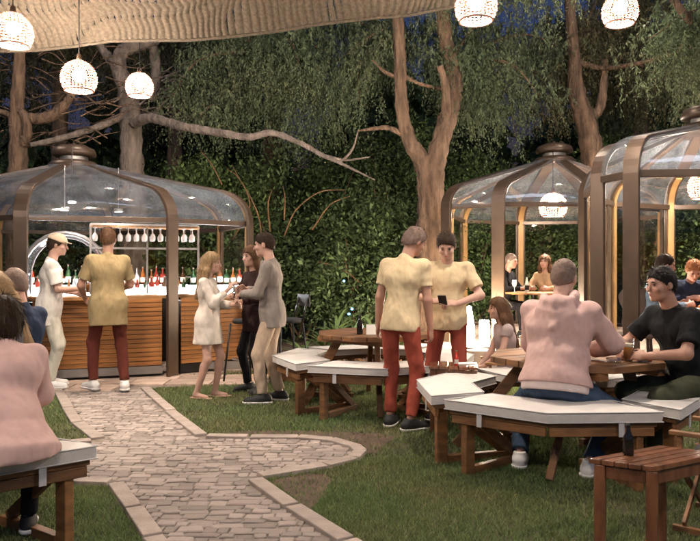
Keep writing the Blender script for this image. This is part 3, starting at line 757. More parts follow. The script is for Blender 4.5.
# bar stools
def stool(loc, rz, label, back=True):
    r = empty('bar_stool', loc, rz, label, 'bar stool', 'black metal bar stools')
    for sx, sy in ((-1, -1), (1, -1), (1, 1), (-1, 1)):
        MB().tube([(sx * .21, sy * .21, 0), (sx * .15, sy * .15, .74)], .013, 8).build('leg', black_metal, r, smooth=True)
    MB().tube([(.19 * math.cos(k / 10 * math.pi), .19 * math.sin(k / 10 * math.pi), .3) for k in range(21)], .009, 6, False).build('foot_ring', alu_grey, r, smooth=True)
    MB().lathe([(0, .74), (.17, .74), (.19, .755), (.19, .78), (.17, .795), (0, .80)], 20).build('seat', black_fab, r, smooth=True)
    if back:
        for sx in (-.13, .13): MB().tube([(sx, -.15, .76), (sx, -.24, 1.08)], .011, 6).build('back_post', black_metal, r, smooth=True)
        MB().box((0, -.235, 1.02), (.34, .02, .16)).build('backrest', black_metal, r, bevel=.008)
    return r
stool((-.80, 8.9, 0), R(120), 'black metal bar stool with back, right behind the man in the grey blazer')
stool((-1.28, 8.75, 0), R(60), 'black metal bar stool between the cream dress and the grey blazer')
# ------------------------------------------------------------------ lanterns and small lights
lan_m = emis('frosted_lantern_glow', (1.0, .84, .62), 60)
def lantern(loc, h, r0, label, tp=.4):
    r = empty('floor_lantern', loc, 0, label, 'lantern', 'glowing floor lanterns')
    MB().lathe([(0, 0), (r0 * 1.2, 0), (r0 * 1.2, .03), (0, .03)], 16).build('base', black_metal, r)
    MB().lathe([(0, .031), (r0, .031), (r0 * .98, h * .5), (r0 * tp, h * .97), (0, h)], 18).build('frosted_shade', lan_m, r, smooth=True)
lantern((1.66, 9.75, .312), .60, .075, 'taller glowing frosted lantern beside the pavilion post, near the forked tree')
lantern((1.88, 9.8, .312), .40, .07, 'shorter glowing frosted lantern against the pavilion post', .95)
tea = emis('candle_glow', (1, .6, .25), 18)
for k, p in enumerate(((-1.22, 9.35, 0), (-.98, 9.55, 0), (-.66, 9.4, 0))):
    r = empty('candle_lantern', p, 0, 'small candle lantern on the ground by the bar stools', 'lantern', 'candle lanterns by the stools')
    MB().lathe([(0, 0), (.05, 0), (.05, .015), (0, .015)], 10).build('base', black_metal, r)
    MB().lathe([(.012, .016), (.02, .05), (.012, .09), (0, .12)], 8).build('flame', tea, r, smooth=True)
    MB().lathe([(.045, .015), (.048, .2)], 12).build('chimney', glass_cup, r, smooth=True)
blue = emis('blue_led', (.05, .25, 1.0), 6)
for p, d in (((344, 281), 10.2), ((349, 314), 9.5), ((352, 309), 9.6)):
    o = MB().lathe([(0, -.015), (.014, -.008), (.016, .005), (.006, .015), (0, .016)], 10).build('blue_light', blue, None, smooth=True); o.location = at(*p, d)
    tag(o, 'tiny blue light among the bed plants', 'light', 'tiny blue lights')
# ------------------------------------------------------------------ tables inside the pavilions
def round_table(loc, r_, h, label):
    r = empty('round_table', loc, 0, label, 'table')
    MB().lathe([(0, h - .03), (r_ - .01, h - .03), (r_, h - .02), (r_, h - .005), (r_ - .01, h), (0, h)], 32).build('tabletop', wood_pale, r, smooth=False)
    MB().lathe([(.04, 0.03), (.04, h - .03)], 12).build('pedestal', black_metal, r, smooth=True)
    MB().lathe([(0, 0), (.26, 0), (.26, .02), (.05, .035), (0, .035)], 20).build('base', black_metal, r)
round_table((2.98, 11.35, .312), .48, .74, 'round wooden table inside the farther dining pavilion')
round_table((4.15, 8.15, .212), .55, .74, 'round wooden table inside the nearer dining pavilion')
small_bottle((2.83, 11.2, 1.053), .26, .034, mat('clear_bottle_b', (.5, .5, .45), .12, .1), 'clear bottle on the round table in the farther pavilion')
wg = empty('wine_glass', (2.62, 11.15, 1.053), 0, 'wine glass on the round table in the farther pavilion', 'glass')
MB().lathe([(.035, 0), (.035, .004), (.005, .01), (.005, .08), (.03, .1), (.042, .14), (.035, .2)], 12).build('bowl', gm, wg, smooth=True)
for k, (x, y, lb) in enumerate(((4.0, 7.9, 'plate of orange food on the round table in the nearer pavilion'),)):
    p = empty('plate', (x, y, .954), 0, lb, 'plate'); MB().lathe([(0, .004), (.08, .004), (.12, .018), (.123, .016), (.08, 0), (0, 0)], 20).build('dish', paper, p, smooth=True)
    for q in range(7):
        a = q * .9; o = MB().lathe([(0, 0), (.022, .003), (.026, .018), (.012, .032), (0, .034)], 8).build('food_piece', mat('orange_food', (.5, .14, .02), .5, .4, 30), p, smooth=True); o.location = (.045 * math.cos(a), .045 * math.sin(a), .006 + .015 * (q % 2))
# ------------------------------------------------------------------ trees, shrubs, bed plants
bark_a = mat('warm_bark', (.155, .095, .06), .95, .55, 11, 1.0, 22, stretch=(1, 1, .22), bdist=.06)
bark_b = mat('grey_bark', (.18, .14, .115), .95, .45, 9, 1.0, 24, stretch=(1, 1, .3), bdist=.05)
needle = mat('grey_green_needles', (.08, .115, .055), .75, .4, .9, col2=(.14, .155, .08), island=.5, trans=.25)
needle_b = mat('brown_green_needles', (.095, .095, .042), .75, .4, .9, col2=(.14, .115, .06), island=.5, trans=.25)
leaf_a = mat('laurel_leaves', (.09, .15, .042), .62, .4, 1.2, col2=(.14, .20, .066), island=.55, trans=.3)
leaf_b = mat('dark_laurel_leaves', (.06, .098, .032), .62, .4, 1.2, col2=(.10, .145, .05), island=.5, trans=.3)  # darker copy of the laurel leaves; the hedge's dim side put into colour
leaf_o = mat('dry_leaves', (.32, .15, .06), .7, .4, 3, island=.4, trans=.2)
twig_m = mat('thin_twigs', (.17, .10, .055), .95, .3, 6)
def leaves(P, D, N, L, W):
    """leaf-shaped faces: P base, D direction, N rough normal -> verts (n*4), quads"""
    D = D / (np.linalg.norm(D, axis=1, keepdims=True) + 1e-9); S = np.cross(D, N); S /= (np.linalg.norm(S, axis=1, keepdims=True) + 1e-9)
    U = np.cross(S, D); L = L[:, None]; W = W[:, None]
    V = np.stack([P, P + D * L * .45 + S * W + U * L * .05, P + D * L - U * L * .08, P + D * L * .45 - S * W + U * L * .05], 1).reshape(-1, 3)
    return V
def foliage_obj(name, V, m, parent, off):
    V = V - np.array(off); return np_mesh(name, V, np.arange(len(V)).reshape(-1, 4), m, parent)
def shrub(name, label, base, w, dep, h, n, m, cat='shrub', group=None, seed=0, L=.10, stems=True, zmin=.15):
    r = np.random.default_rng(seed); root = empty(name, base, 0, label, cat, group)
    ncl = max(24, int(n / 130)); 
    # clump centres near the surface of an uneven ellipsoid
    th = r.uniform(0, 2 * np.pi, ncl); cz = r.uniform(zmin, 1.0, ncl); rad = np.sqrt(np.clip(1 - ((cz - .42) / .62) ** 2, .05, 1)) * r.uniform(.3, 1.12, ncl)
    cc = np.stack([np.cos(th) * rad * w, np.sin(th) * rad * dep, cz * h], 1) + r.normal(0, .12, (ncl, 3))
    k = r.integers(0, ncl, n); cs = r.uniform(.12, .36, ncl) ** 1.0; ls = r.uniform(.6, 1.35, ncl)
    P = cc[k] + r.normal(0, 1, (n, 3)) * cs[k][:, None] * np.array([1, 1, .8]); P[:, 2] = np.abs(P[:, 2])
    out = P - np.array([0, 0, h * .4]); out /= np.linalg.norm(out, axis=1, keepdims=True)
    D = out * .6 + r.normal(0, .6, (n, 3)) + np.array([0, 0, -.25]); N = out + r.normal(0, .5, (n, 3)) + np.array([0, 0, .5])
    V = leaves(P, D, N, L * r.uniform(.7, 1.2, n) * ls[k], L * .22 * r.uniform(.7, 1.3, n) * ls[k]); foliage_obj('foliage', V, m, root, (0, 0, 0))
    if stems:
        mm = MB()
        for q in range(9):
            t = cc[r.integers(0, ncl)]; a = Vector((r.normal(0, .12), r.normal(0, .1), 0)); b = Vector(t); MB().tube([a, a.lerp(b, .5) + Vector((0, 0, .25)), b], [.03, .02, .008], 5).build('stem', twig_m, root, smooth=True)
    return root
def tubes_tree(root, paths, m, name='trunk', nsub=9, off=(0, 0, 0)):
    for nm, pts, rad in paths:
        sp = spline([(p[0] - off[0], p[1] - off[1], p[2] - off[2]) for p in pts], nsub)
        rr = lerp_list(rad, len(sp)); rr = [x * (1 + .06 * math.sin(i * 2.1) + .04 * math.sin(i * 5.3)) for i, x in enumerate(rr)]
        nn = 20 if max(rr) > .06 else (10 if max(rr) > .02 else 6); mb = MB().tube(sp, rr, nn)
        if nn == 20:
            ph = random.uniform(0, 6)
            for i in range(len(sp)):
                for k in range(nn):
                    v = Vector(mb.v[i * nn + k]); c_ = sp[i]; fq = 1 + .055 * math.sin(k * 2.51 + i * .33 + ph) + random.uniform(-.05, .05); mb.v[i * nn + k] = tuple(c_ + (v - c_) * fq)
        mb.build(nm, m, root, smooth=True)
def sprays(r, anchors, n, drop=(.35, .9), per=26, needle_len=.085, wid=.0135, spread=.24):
    """weeping twigs hung from anchor points; each carries short needle tufts"""
    A = anchors[r.integers(0, len(anchors), n)] + r.normal(0, spread, (n, 3)) * np.array([1, 1, .5])
    ln = r.uniform(*drop, n); dr = r.normal(0, .28, (n, 2))
    t = np.linspace(.02, 1, per)[None, :, None] * np.ones((n, 1, 1))
    X = np.zeros((n, per, 3)); X[..., 0] = A[:, None, 0] + dr[:, None, 0] * t[..., 0] * ln[:, None] * 1.3
    X[..., 1] = A[:, None, 1] + dr[:, None, 1] * t[..., 0] * ln[:, None] * 1.3
    X[..., 2] = A[:, None, 2] - ln[:, None] * t[..., 0] ** 1.4
    P = X.reshape(-1, 3) + r.normal(0, .012, (n * per, 3)); q = len(P)
    D = np.array([0, 0, -1.0]) + r.normal(0, .55, (q, 3)); N = r.normal(0, 1, (q, 3)) + np.array([0, -.6, .3])
    fade = (1.15 - .6 * t[..., 0]).reshape(-1)
    return leaves(P, D, N, needle_len * fade * r.uniform(.6, 1.3, q), wid * fade * r.uniform(.7, 1.3, q))
def limb_points(pts, k=30):
    sp = spline(pts, k); return np.array([tuple(p) for p in sp])
def tree(name, label, base, trunk_paths, bark, crowns, seed, n_spray, needle_mat, group='trees behind the pavilions', **kw):
    r = np.random.default_rng(seed); root = empty(name, base, 0, label, 'tree', group)
    tubes_tree(root, trunk_paths, bark, off=base)
    limbs = []; mm = MB()
    for (a, b, rad) in crowns:
        a = Vector(a); b = Vector(b); mid = a.lerp(b, .55) + Vector((r.normal(0, .15), r.normal(0, .15), .22)); end = b + Vector((0, 0, -.12))
        pts = [a, mid, end]; limbs.append(limb_points(pts)); sp = spline([tuple(p - Vector(base)) for p in pts], 6); MB().tube(sp, lerp_list([rad, rad * .6, rad * .15], len(sp)), 7).build('limb', bark, root, smooth=True)
    if limbs:
        anchors = np.concatenate(limbs); V = sprays(r, anchors, n_spray, **kw)
        foliage_obj('crown', V, needle_mat, root, base)
    return root
Q = lambda x, y, d: at(x, y, d)
def fan(a, targets, d, rad=.04, r=random, dd=(-1.0, 1.0)):
    return [(Q(*a, d), Q(x, y, d + r.uniform(*dd)), rad) for x, y in targets]
# thick forked conifer in the middle
dT = 11.6; b0 = (Q(432, 270, dT)[0], dT, 0)
fk = [('trunk', [b0, Q(431, 300, dT), Q(431, 230, dT), Q(431, 180, dT), Q(431, 150, dT)], [.30, .25, .235, .2, .05]),
      ('trunk_fork', [Q(429, 235, dT), Q(428, 190, dT), Q(423, 163, dT), Q(410, 142, dT), Q(402, 110, dT), Q(400, 60, dT), Q(398, 10, dT), Q(396, -60, dT)], [.14, .17, .15, .12, .105, .10, .09, .07]),
      ('trunk_fork', [Q(432, 235, dT), Q(433, 190, dT), Q(438, 152, dT), Q(450, 110, dT + .2), Q(454, 80, dT + .2), Q(447, 48, dT + .2), Q(442, 5, dT), Q(440, -60, dT)], [.14, .17, .16, .15, .14, .12, .11, .08]),
      ('broken_limb', [Q(446, 128, dT + .1), Q(446, 92, dT - .12), Q(440, 66, dT - .2)], [.08, .07, .05]),
      ('bare_branch', [Q(402, 134, dT), Q(388, 128, dT), Q(372, 129, dT), Q(358, 131, dT - .3)], [.05, .04, .03, .012]),
      ('bare_branch', [Q(400, 78, dT), Q(385, 72, dT), Q(372, 60, dT)], [.035, .03, .012]),
      ('bare_branch', [Q(404, 76, dT), Q(420, 84, dT), Q(445, 90, dT + .2)], [.035, .03, .03])]
cr = fan((400, 40), [(330, 60), (300, 90), (345, 25), (360, 100), (320, 5), (370, -20)], dT + .6, dd=(0, 1.5)) + fan((450, 60), [(520, 60), (500, 100), (490, 20), (540, 90), (470, 110), (560, 40), (430, 20), (515, 130)], dT + .3, dd=(.2, 1.8)) + fan((442, 0), [(520, -30), (480, -50), (420, -60), (560, -10)], dT, .05)
tree('conifer_tree', 'thick forked conifer with warm brown bark between the bar and the dining pavilions', b0, fk, bark_a, cr, 3, 1900, needle)
# leaning conifer behind the farther pavilion
dL = 13.5; b1 = (Q(598, 270, dL)[0], dL, 0)
lp = [('trunk', [b1, Q(601, 230, dL), Q(596, 180, dL), Q(588, 130, dL), Q(577, 95, dL), Q(574, 60, dL), Q(570, 10, dL), Q(566, -60, dL)], [.30, .28, .24, .2, .16, .12, .10, .07]),
      ('trunk_fork', [Q(586, 122, dL), Q(600, 108, dL), Q(604, 80, dL), Q(606, 60, dL)], [.1, .09, .07, .05]),
      ('bare_branch', [Q(577, 62, dL), Q(600, 68, dL), Q(625, 66, dL - .5), Q(660, 58, dL - 1), Q(700, 45, dL - 1.5)], [.06, .05, .04, .035, .03])]
cr = fan((575, 50), [(520, 60), (545, 20), (530, 100), (600, 30), (640, 20), (660, 70), (620, 90), (690, 50), (650, 110), (555, 110), (700, 100), (610, -20), (670, -10)], dL + .4, dd=(.2, 1.8))
tree('conifer_tree', 'leaning conifer whose pale trunk rises behind the dining pavilions', b1, lp, bark_a, cr, 4, 2000, needle_b)
# conifer at the right edge
dE = 9.8; b2 = (Q(760, 270, dE + 2)[0], dE + 2, 0)
ep_ = [('trunk', [b2, Q(758, 150, dE + 2), Q(752, 20, dE + 2), Q(750, -60, dE + 2)], [.25, .22, .18, .14]), ('bare_branch', [Q(755, 70, dE + 2), Q(720, 40, dE + 1), Q(690, 20, dE), Q(668, -8, dE)], [.09, .08, .06, .04])]
tree('conifer_tree', 'conifer beyond the nearer dining pavilion with sprays hanging from a slanting branch', b2, ep_, bark_a, fan((735, 30), [(680, 40), (665, 70), (700, 70), (690, 10), (720, 110), (650, 30)], dE + .5), 5, 620, needle, drop=(.3, .7))
# weeping conifer left of the middle
dW = 13.0; b3 = (Q(270, 270, dW + 2)[0], dW + 2, 0)
wp = [('trunk', [b3, Q(272, 160, dW + 2), Q(276, 40, dW + 2), Q(278, -60, dW + 2)], [.22, .2, .16, .12])]
cr = fan((276, 50), [(180, 60), (210, 40), (240, 100), (200, 110), (330, 90), (300, 60), (350, 60), (260, 20), (320, 20), (225, 75), (340, 115), (290, 120), (170, 95), (250, 60)], dW) + fan((277, -20), [(200, -10), (350, -10), (300, -40), (240, -30)], dW)
tree('conifer_tree', 'weeping conifer with dense grey-green sprays behind the bar', b3, wp, bark_a, cr, 6, 3000, needle, drop=(.5, 1.1))
# bare forked tree behind the bar
dB = 9.8 + 3.3; b4 = (Q(133, 270, dB)[0], dB, 0)
bp_ = [('trunk', [b4, Q(133, 220, dB), Q(132, 165, dB), Q(130, 110, dB), Q(126, 80, dB)], [.26, .24, .21, .19, .17]),
       ('trunk_fork', [Q(127, 90, dB), Q(119, 68, dB), Q(122, 52, dB), Q(140, 44, dB), Q(158, 36, dB), Q(165, 10, dB), Q(168, -40, dB)], [.15, .14, .12, .13, .11, .10, .08]),
       ('trunk_fork', [Q(128, 86, dB), Q(112, 62, dB), Q(100, 45, dB), Q(88, 20, dB), Q(80, -30, dB)], [.10, .09, .07, .06, .05]),
       ('trunk_fork', [Q(150, 100, dB + .2), Q(156, 80, dB + .2), Q(155, 60, dB + .2), Q(152, 38, dB)], [.10, .10, .09, .08]),
       ('long_branch', [Q(134, 124, dB - .3), Q(150, 118, dB - .8), Q(180, 126, dB - 1.2), Q(215, 132, dB - 1.5), Q(248, 137, dB - 1.7), Q(272, 133, dB - 1.8), Q(300, 143, dB - 1.9), Q(322, 155, dB - 2.0), Q(340, 163, dB - 2.1), Q(375, 180, dB - 2.2)], [.09, .085, .075, .065, .055, .05, .04, .035, .025, .008]),
       ('twig', [Q(322, 155, dB - 2.0), Q(345, 160, dB - 2.0), Q(370, 157, dB - 2.0)], [.025, .02, .008]),
       ('twig', [Q(340, 163, dB - 2.1), Q(352, 150, dB - 2.1), Q(358, 132, dB - 2.1)], [.02, .018, .008]),
       ('long_branch', [Q(131, 112, dB), Q(110, 122, dB - .3), Q(80, 133, dB - .5), Q(50, 141, dB - .8), Q(30, 145, dB - 1)], [.07, .065, .055, .05, .04])]
r_ = random.Random(5)
for k in range(46):      # thin dead twigs left and right of the fork
    x = r_.uniform(135, 215); y = r_.uniform(62, 118); L = r_.uniform(20, 50); a = r_.uniform(-.5, .7)
    bp_.append(('twig', [Q(x - L * .5, y + r_.uniform(2, 16), dB + r_.uniform(-.5, 1.2)), Q(x, y, dB + .2), Q(x + L * .5 * math.cos(a), y - L * .4 * math.sin(a), dB + .4)], [.016, .012, .004]))
tree('bare_tree', 'pale grey forked tree behind the bar with a long bare branch', b4, bp_, bark_b, [], 7, 0, needle)
dB2 = 12.4; b5 = (Q(16, 270, dB2)[0], dB2, 0)
bp2 = [('trunk', [b5, Q(17, 200, dB2), Q(18, 150, dB2), Q(17, 110, dB2), Q(19, 70, dB2), Q(20, 20, dB2), Q(20, -50, dB2)], [.2, .17, .15, .12, .1, .08, .06]),
       ('trunk_fork', [Q(18, 150, dB2), Q(27, 135, dB2 - .1), Q(24, 115, dB2 - .1), Q(15, 108, dB2)], [.09, .08, .07, .07]),
       ('branch', [Q(18, 118, dB2), Q(45, 118, dB2), Q(62, 108, dB2), Q(75, 90, dB2)], [.09, .10, .085, .05]),
       ('branch', [Q(15, 118, dB2), Q(2, 112, dB2), Q(-20, 110, dB2)], [.06, .05, .04])]
for k in range(70):
    x = r_.uniform(-10, 118); y = r_.uniform(45, 150); L = r_.uniform(18, 55); s_ = r_.choice((-1, 1))
    bp2.append(('twig', [Q(x, y, dB2 + r_.uniform(-.3, .8)), Q(x + s_ * L * .5, y - L * r_.uniform(-.2, .4), dB2 + .2), Q(x + s_ * L, y - L * r_.uniform(-.4, .6), dB2 + .4)], [.015, .011, .004]))
tree('bare_tree', 'dark bare tree with many thin twigs at the far side of the bar roof', b5, bp2, bark_a, [], 8, 0, needle)
# backing conifers and the laurel hedge
for k, (x, d, lb, nm) in enumerate(((60, 16.5, 'dim conifer standing deep behind the two bare trees', needle_b), (175, 17.5, 'dim conifer standing deep behind the long bare branch', needle_b), (640, 17.0, 'dim conifer standing deep behind the leaning trunk', needle))):
    b = (Q(x, 270, d)[0], d, 0)
    tree('conifer_tree', lb, b, [('trunk', [b, Q(x, 120, d), Q(x + 4, -40, d)], [.22, .18, .12])], bark_a, fan((x, 40), [(x - 90, 90), (x + 80, 100), (x - 60, 30), (x + 60, 20), (x - 30, 120), (x + 20, 70), (x + 100, 50), (x - 110, 40), (x, -30)], d), 20 + k, 1500, nm, drop=(.6, 1.3), needle_len=.10, wid=.016)
hg = [(-2.6, 13.6, 1.5, 3.3, 0, 'glossy laurel shrub right behind the bar pavilion'), (-.9, 14.2, 1.5, 4.0, 1, 'tall laurel shrub under the long bare branch'), (.3, 13.2, 1.2, 2.6, 1, 'dark low laurel shrub behind the table with the white card'),
      (1.1, 14.6, 1.5, 4.3, 1, 'tall dark laurel shrub behind the forked conifer'), (2.7, 15.8, 1.7, 3.9, 0, 'bright laurel shrub behind the farther pavilion near the forked conifer'), (4.4, 15.9, 1.6, 3.6, 0, 'bright laurel shrub directly behind the farther pavilion lamp'),
      (6.0, 15.2, 1.6, 4.0, 0, 'laurel shrub behind the leaning conifer trunk'), (8.2, 13.2, 1.7, 4.2, 1, 'laurel shrub behind the nearer pavilion roof'), (7.3, 11.8, 1.0, 2.8, 0, 'laurel shrub seen through the nearer pavilion'), (-4.8, 15.2, 1.9, 3.4, 1, 'dark laurel shrub behind the bare forked trunk'), (-7.4, 14.2, 1.9, 3.3, 1, 'dark laurel shrub behind the far end of the bar')]
for k, (x, y, w, h, mm, lb) in enumerate(hg):
    shrub('laurel_shrub', lb, (x, y, 0), w, .95, h, 14500, (leaf_a, leaf_b)[mm], seed=40 + k, L=.098, group='laurel shrubs forming the hedge')
# arching bare canes before the hedge
for k, (pts) in enumerate((((232, 240), (250, 205), (232, 165)), ((262, 250), (258, 215), (240, 180), (226, 168)), ((270, 232), (268, 205), (272, 190)), ((284, 220), (285, 200), (283, 186)), ((284, 236), (296, 210), (320, 192), (345, 190)), ((312, 230), (330, 205), (350, 196)), ((222, 185), (212, 165), (200, 150)), ((318, 262), (340, 268), (362, 284)))):
    o = MB().tube(spline([Q(x, y, 12.3) for x, y in pts], 5), lerp_list([.016, .013, .006], (len(pts) - 1) * 5 + 1), 6).build('bare_cane', mat('orange_cane', (.13, .07, .032), .9, .3, 8), None, smooth=True)
    b = Vector(o.data.vertices[0].co); 
    tag(o, 'arching bare orange-brown cane in front of the laurel hedge', 'cane', 'bare canes in the hedge')
# far dark belt of trees so that no horizon shows
r = np.random.default_rng(99); n = 60000
P = np.stack([r.uniform(-24, 26, n), r.uniform(20.5, 26, n), r.uniform(0, 1, n) ** .8], 1); P[:, 2] *= 6.6 + 1.6 * np.sin(P[:, 0] * .8) + 1.1 * np.sin(P[:, 0] * 1.9 + 1)
V = leaves(P, r.normal(0, 1, (n, 3)), r.normal(0, 1, (n, 3)), r.uniform(.35, .8, n), r.uniform(.12, .26, n))
tag(foliage_obj('far_woods', V, leaf_b, None, (0, 0, 0)), 'dark mass of far woods behind the garden', 'woods', kind='stuff')
# planting bed with strap-leaved plants
bed_poly = [(-1.0, 8.9), (-.4, 8.75), (.6, 8.8), (1.15, 9.1), (1.2, 12.5), (-1.2, 12.8), (-1.4, 11)]
m = MB(); m.prism(bed_poly, -.02, .09, .0); tag(m.build('planting_bed', mat('bark_mulch', (.06, .03, .018), .95, .5, 40, .8, 90), None, bevel=.03), 'raised bed of bark mulch behind the tables', kind='structure')
for k in range(5):
    t0, t1 = Vector(bed_poly[k % 3]), Vector(bed_poly[k % 3 + 1])
for a, b in ((0, 1), (1, 2), (2, 3)):
    A0, B0 = bed_poly[a], bed_poly[b]
    o = MB().beam((A0[0], A0[1] - .04, .07), (B0[0], B0[1] - .04, .07), .06, .15).build('bed_edging', wood, None, bevel=.01); tag(o, ['timber edging of the planting bed beside the grey blazer', 'timber edging of the planting bed behind the white card', 'timber edging of the planting bed near the waiters'][a], 'edging')
def strap_plant(loc, h, n, seed, label):
    r = random.Random(seed); root = empty('strap_leaf_plant', loc, 0, label, 'plant', 'strap-leaved plants in the bed')
    for nm, mt, cnt, l0, l1, droop, z0, w in (('green_leaf', leaf_a, n, .7, 1.0, .9, .35, .022), ('dry_leaf', leaf_o, n // 2 + 4, .35, .55, 1.9, .1, .03)):
        for q in range(cnt):
            a = r.uniform(0, 6.28); L = h * r.uniform(l0, l1) * .62; up = r.uniform(.5, 1.35); pts = []
            zb = h * z0 * r.uniform(.7, 1.2)
            for t in range(6):
                s = t / 5; rad = .02 + L * s * math.cos(up * (1 - .6 * s)); z = zb + L * (s * math.sin(up) - droop * .45 * s * s)
                pts.append((rad * math.cos(a), rad * math.sin(a), max(.02, z)))
            vs = []; sd = Vector((-math.sin(a), math.cos(a), 0))
            for t, p in enumerate(pts):
                ww = w * math.sin(math.pi * (.12 + .86 * t / 5)) ; vs += [Vector(p) - sd * ww, Vector(p) + sd * ww]
            MB().add(vs, [(2 * t, 2 * t + 1, 2 * t + 3, 2 * t + 2) for t in range(5)]).build(nm, mt, root, smooth=True)
    MB().tube([(0, 0, 0), (.01, 0, h * .45)], [.03, .018], 7).build('stem', twig_m, root, smooth=True)
lbs = ['strap-leaved bed plant with dry orange leaves behind the dark bottle', 'taller strap-leaved bed plant rising behind the white card', 'strap-leaved bed plant at the bar end of the bed', 'low strap-leaved bed plant below the tabletop', 'strap-leaved bed plant close to the waiters', 'small strap-leaved bed plant nearest the grey blazer', 'strap-leaved bed plant deep in the bed']
for k, (x, y, h, n) in enumerate(((.02, 9.5, .95, 24), (.34, 9.7, 1.05, 26), (-.33, 9.4, .8, 22), (-.1, 9.15, .55, 20), (.68, 9.5, .75, 22), (-.62, 9.25, .6, 20), (-.2, 10.4, 1.0, 22))):
    strap_plant((x, y, .085), h, n, 60 + k, lbs[k])
# ------------------------------------------------------------------ people: smooth-blended distance fields turned into meshes
class Field:
    def __init__(s, h): s.p = []; s.h = h
    def cone(s, a, b, ra, rb, k=.02, cut=None, op='u'): s.p.append(('c', np.array(a, float), np.array(b, float), ra, rb, k, cut, op)); return s
    def ell(s, c, r, M=None, k=.03, op='u', cut=None): s.p.append(('e', np.array(c, float), np.array(r, float), M, 0, k, cut, op)); return s
    def mesh(s, fold=0.0, ffreq=26., planes=(), seed=0, stripe=None):
        h = s.h; lo = np.full(3, 9e9); hi = -lo
        for q in s.p:
            if q[7] == 's': continue
            if q[0] == 'c':
                rm = max(q[3], q[4]); lo = np.minimum(lo, np.minimum(q[1], q[2]) - rm); hi = np.maximum(hi, np.maximum(q[1], q[2]) + rm)
            else: rm = q[2].max(); lo = np.minimum(lo, q[1] - rm); hi = np.maximum(hi, q[1] + rm)
        lo -= .03 + 2 * h; hi += .03 + 2 * h; n = np.ceil((hi - lo) / h).astype(int) + 1
        ax = [lo[i] + h * np.arange(n[i]) for i in range(3)]
        F = np.full(n, .05, np.float32)
        for q in s.p:
            k = q[5]
            if q[0] == 'c': rm = max(q[3], q[4]); l = np.minimum(q[1], q[2]) - rm; u = np.maximum(q[1], q[2]) + rm
            else: rm = q[2].max(); l = q[1] - rm; u = q[1] + rm
            l = l - k - 2.5 * h; u = u + k + 2.5 * h
            i0 = np.maximum(0, np.floor((l - lo) / h).astype(int)); i1 = np.minimum(n, np.ceil((u - lo) / h).astype(int) + 1)
            if (i1 <= i0).any(): continue
            X = ax[0][i0[0]:i1[0], None, None]; Y = ax[1][None, i0[1]:i1[1], None]; Z = ax[2][None, None, i0[2]:i1[2]]
            if q[0] == 'c':
                a, b = q[1], q[2]; d = b - a; L2 = max(d @ d, 1e-9)
                t = np.clip(((X - a[0]) * d[0] + (Y - a[1]) * d[1] + (Z - a[2]) * d[2]) / L2, 0, 1)
                D = np.sqrt((X - a[0] - d[0] * t) ** 2 + (Y - a[1] - d[1] * t) ** 2 + (Z - a[2] - d[2] * t) ** 2) - (q[3] + (q[4] - q[3]) * t)
            else:
                x, y, z = X - q[1][0], Y - q[1][1], Z - q[1][2]
                if q[3] is not None:
                    M = q[3]; x, y, z = (M[0][0] * x + M[1][0] * y + M[2][0] * z, M[0][1] * x + M[1][1] * y + M[2][1] * z, M[0][2] * x + M[1][2] * y + M[2][2] * z)
                r = q[2]; k0 = np.sqrt((x / r[0]) ** 2 + (y / r[1]) ** 2 + (z / r[2]) ** 2); k1 = np.sqrt((x / r[0] ** 2) ** 2 + (y / r[1] ** 2) ** 2 + (z / r[2] ** 2) ** 2) + 1e-6
                D = k0 * (k0 - 1) / k1
            if q[6] is not None:
                for (pt, nn) in q[6]: D = np.maximum(D, (X - pt[0]) * nn[0] + (Y - pt[1]) * nn[1] + (Z - pt[2]) * nn[2])
            S = F[i0[0]:i1[0], i0[1]:i1[1], i0[2]:i1[2]]
            if q[7] == 'u':
                g = np.maximum(k - np.abs(S - D), 0) / k; S[...] = np.minimum(S, D) - g * g * k * .25
            else:
                g = np.maximum(k - np.abs(S + D), 0) / k; S[...] = np.maximum(S, -D) + g * g * k * .25
        X, Y, Z = ax[0][:, None, None], ax[1][None, :, None], ax[2][None, None, :]
        if fold:
            r = np.random.default_rng(seed); acc = 0
            for q in range(5):
                w = r.normal(0, 1, 3); w[2] *= .8; w = w / np.linalg.norm(w) * ffreq * r.uniform(.6, 1.6); acc = acc + 1.7 * (np.abs(np.sin(.5 * (w[0] * X + w[1] * Y + w[2] * Z) + r.uniform(0, 6) + .9 * np.sin(ffreq * .3 * Z + q) + .5 * np.sin(ffreq * .4 * X))) - .64)
            F += (fold * .45 * acc).astype(np.float32)
        if stripe: F += (stripe * np.sin(X * 210 + 3 * np.sin(Z * 25)) * np.sin(Y * 190 + 2 * np.sin(Z * 31 + 1))).astype(np.float32)
        for (pt, nn) in planes: F = np.maximum(F, ((X - pt[0]) * nn[0] + (Y - pt[1]) * nn[1] + (Z - pt[2]) * nn[2]).astype(np.float32))
        F[0] = F[-1] = .05; F[:, 0] = F[:, -1] = .05; F[:, :, 0] = F[:, :, -1] = .05
        return nets(F, lo, h)
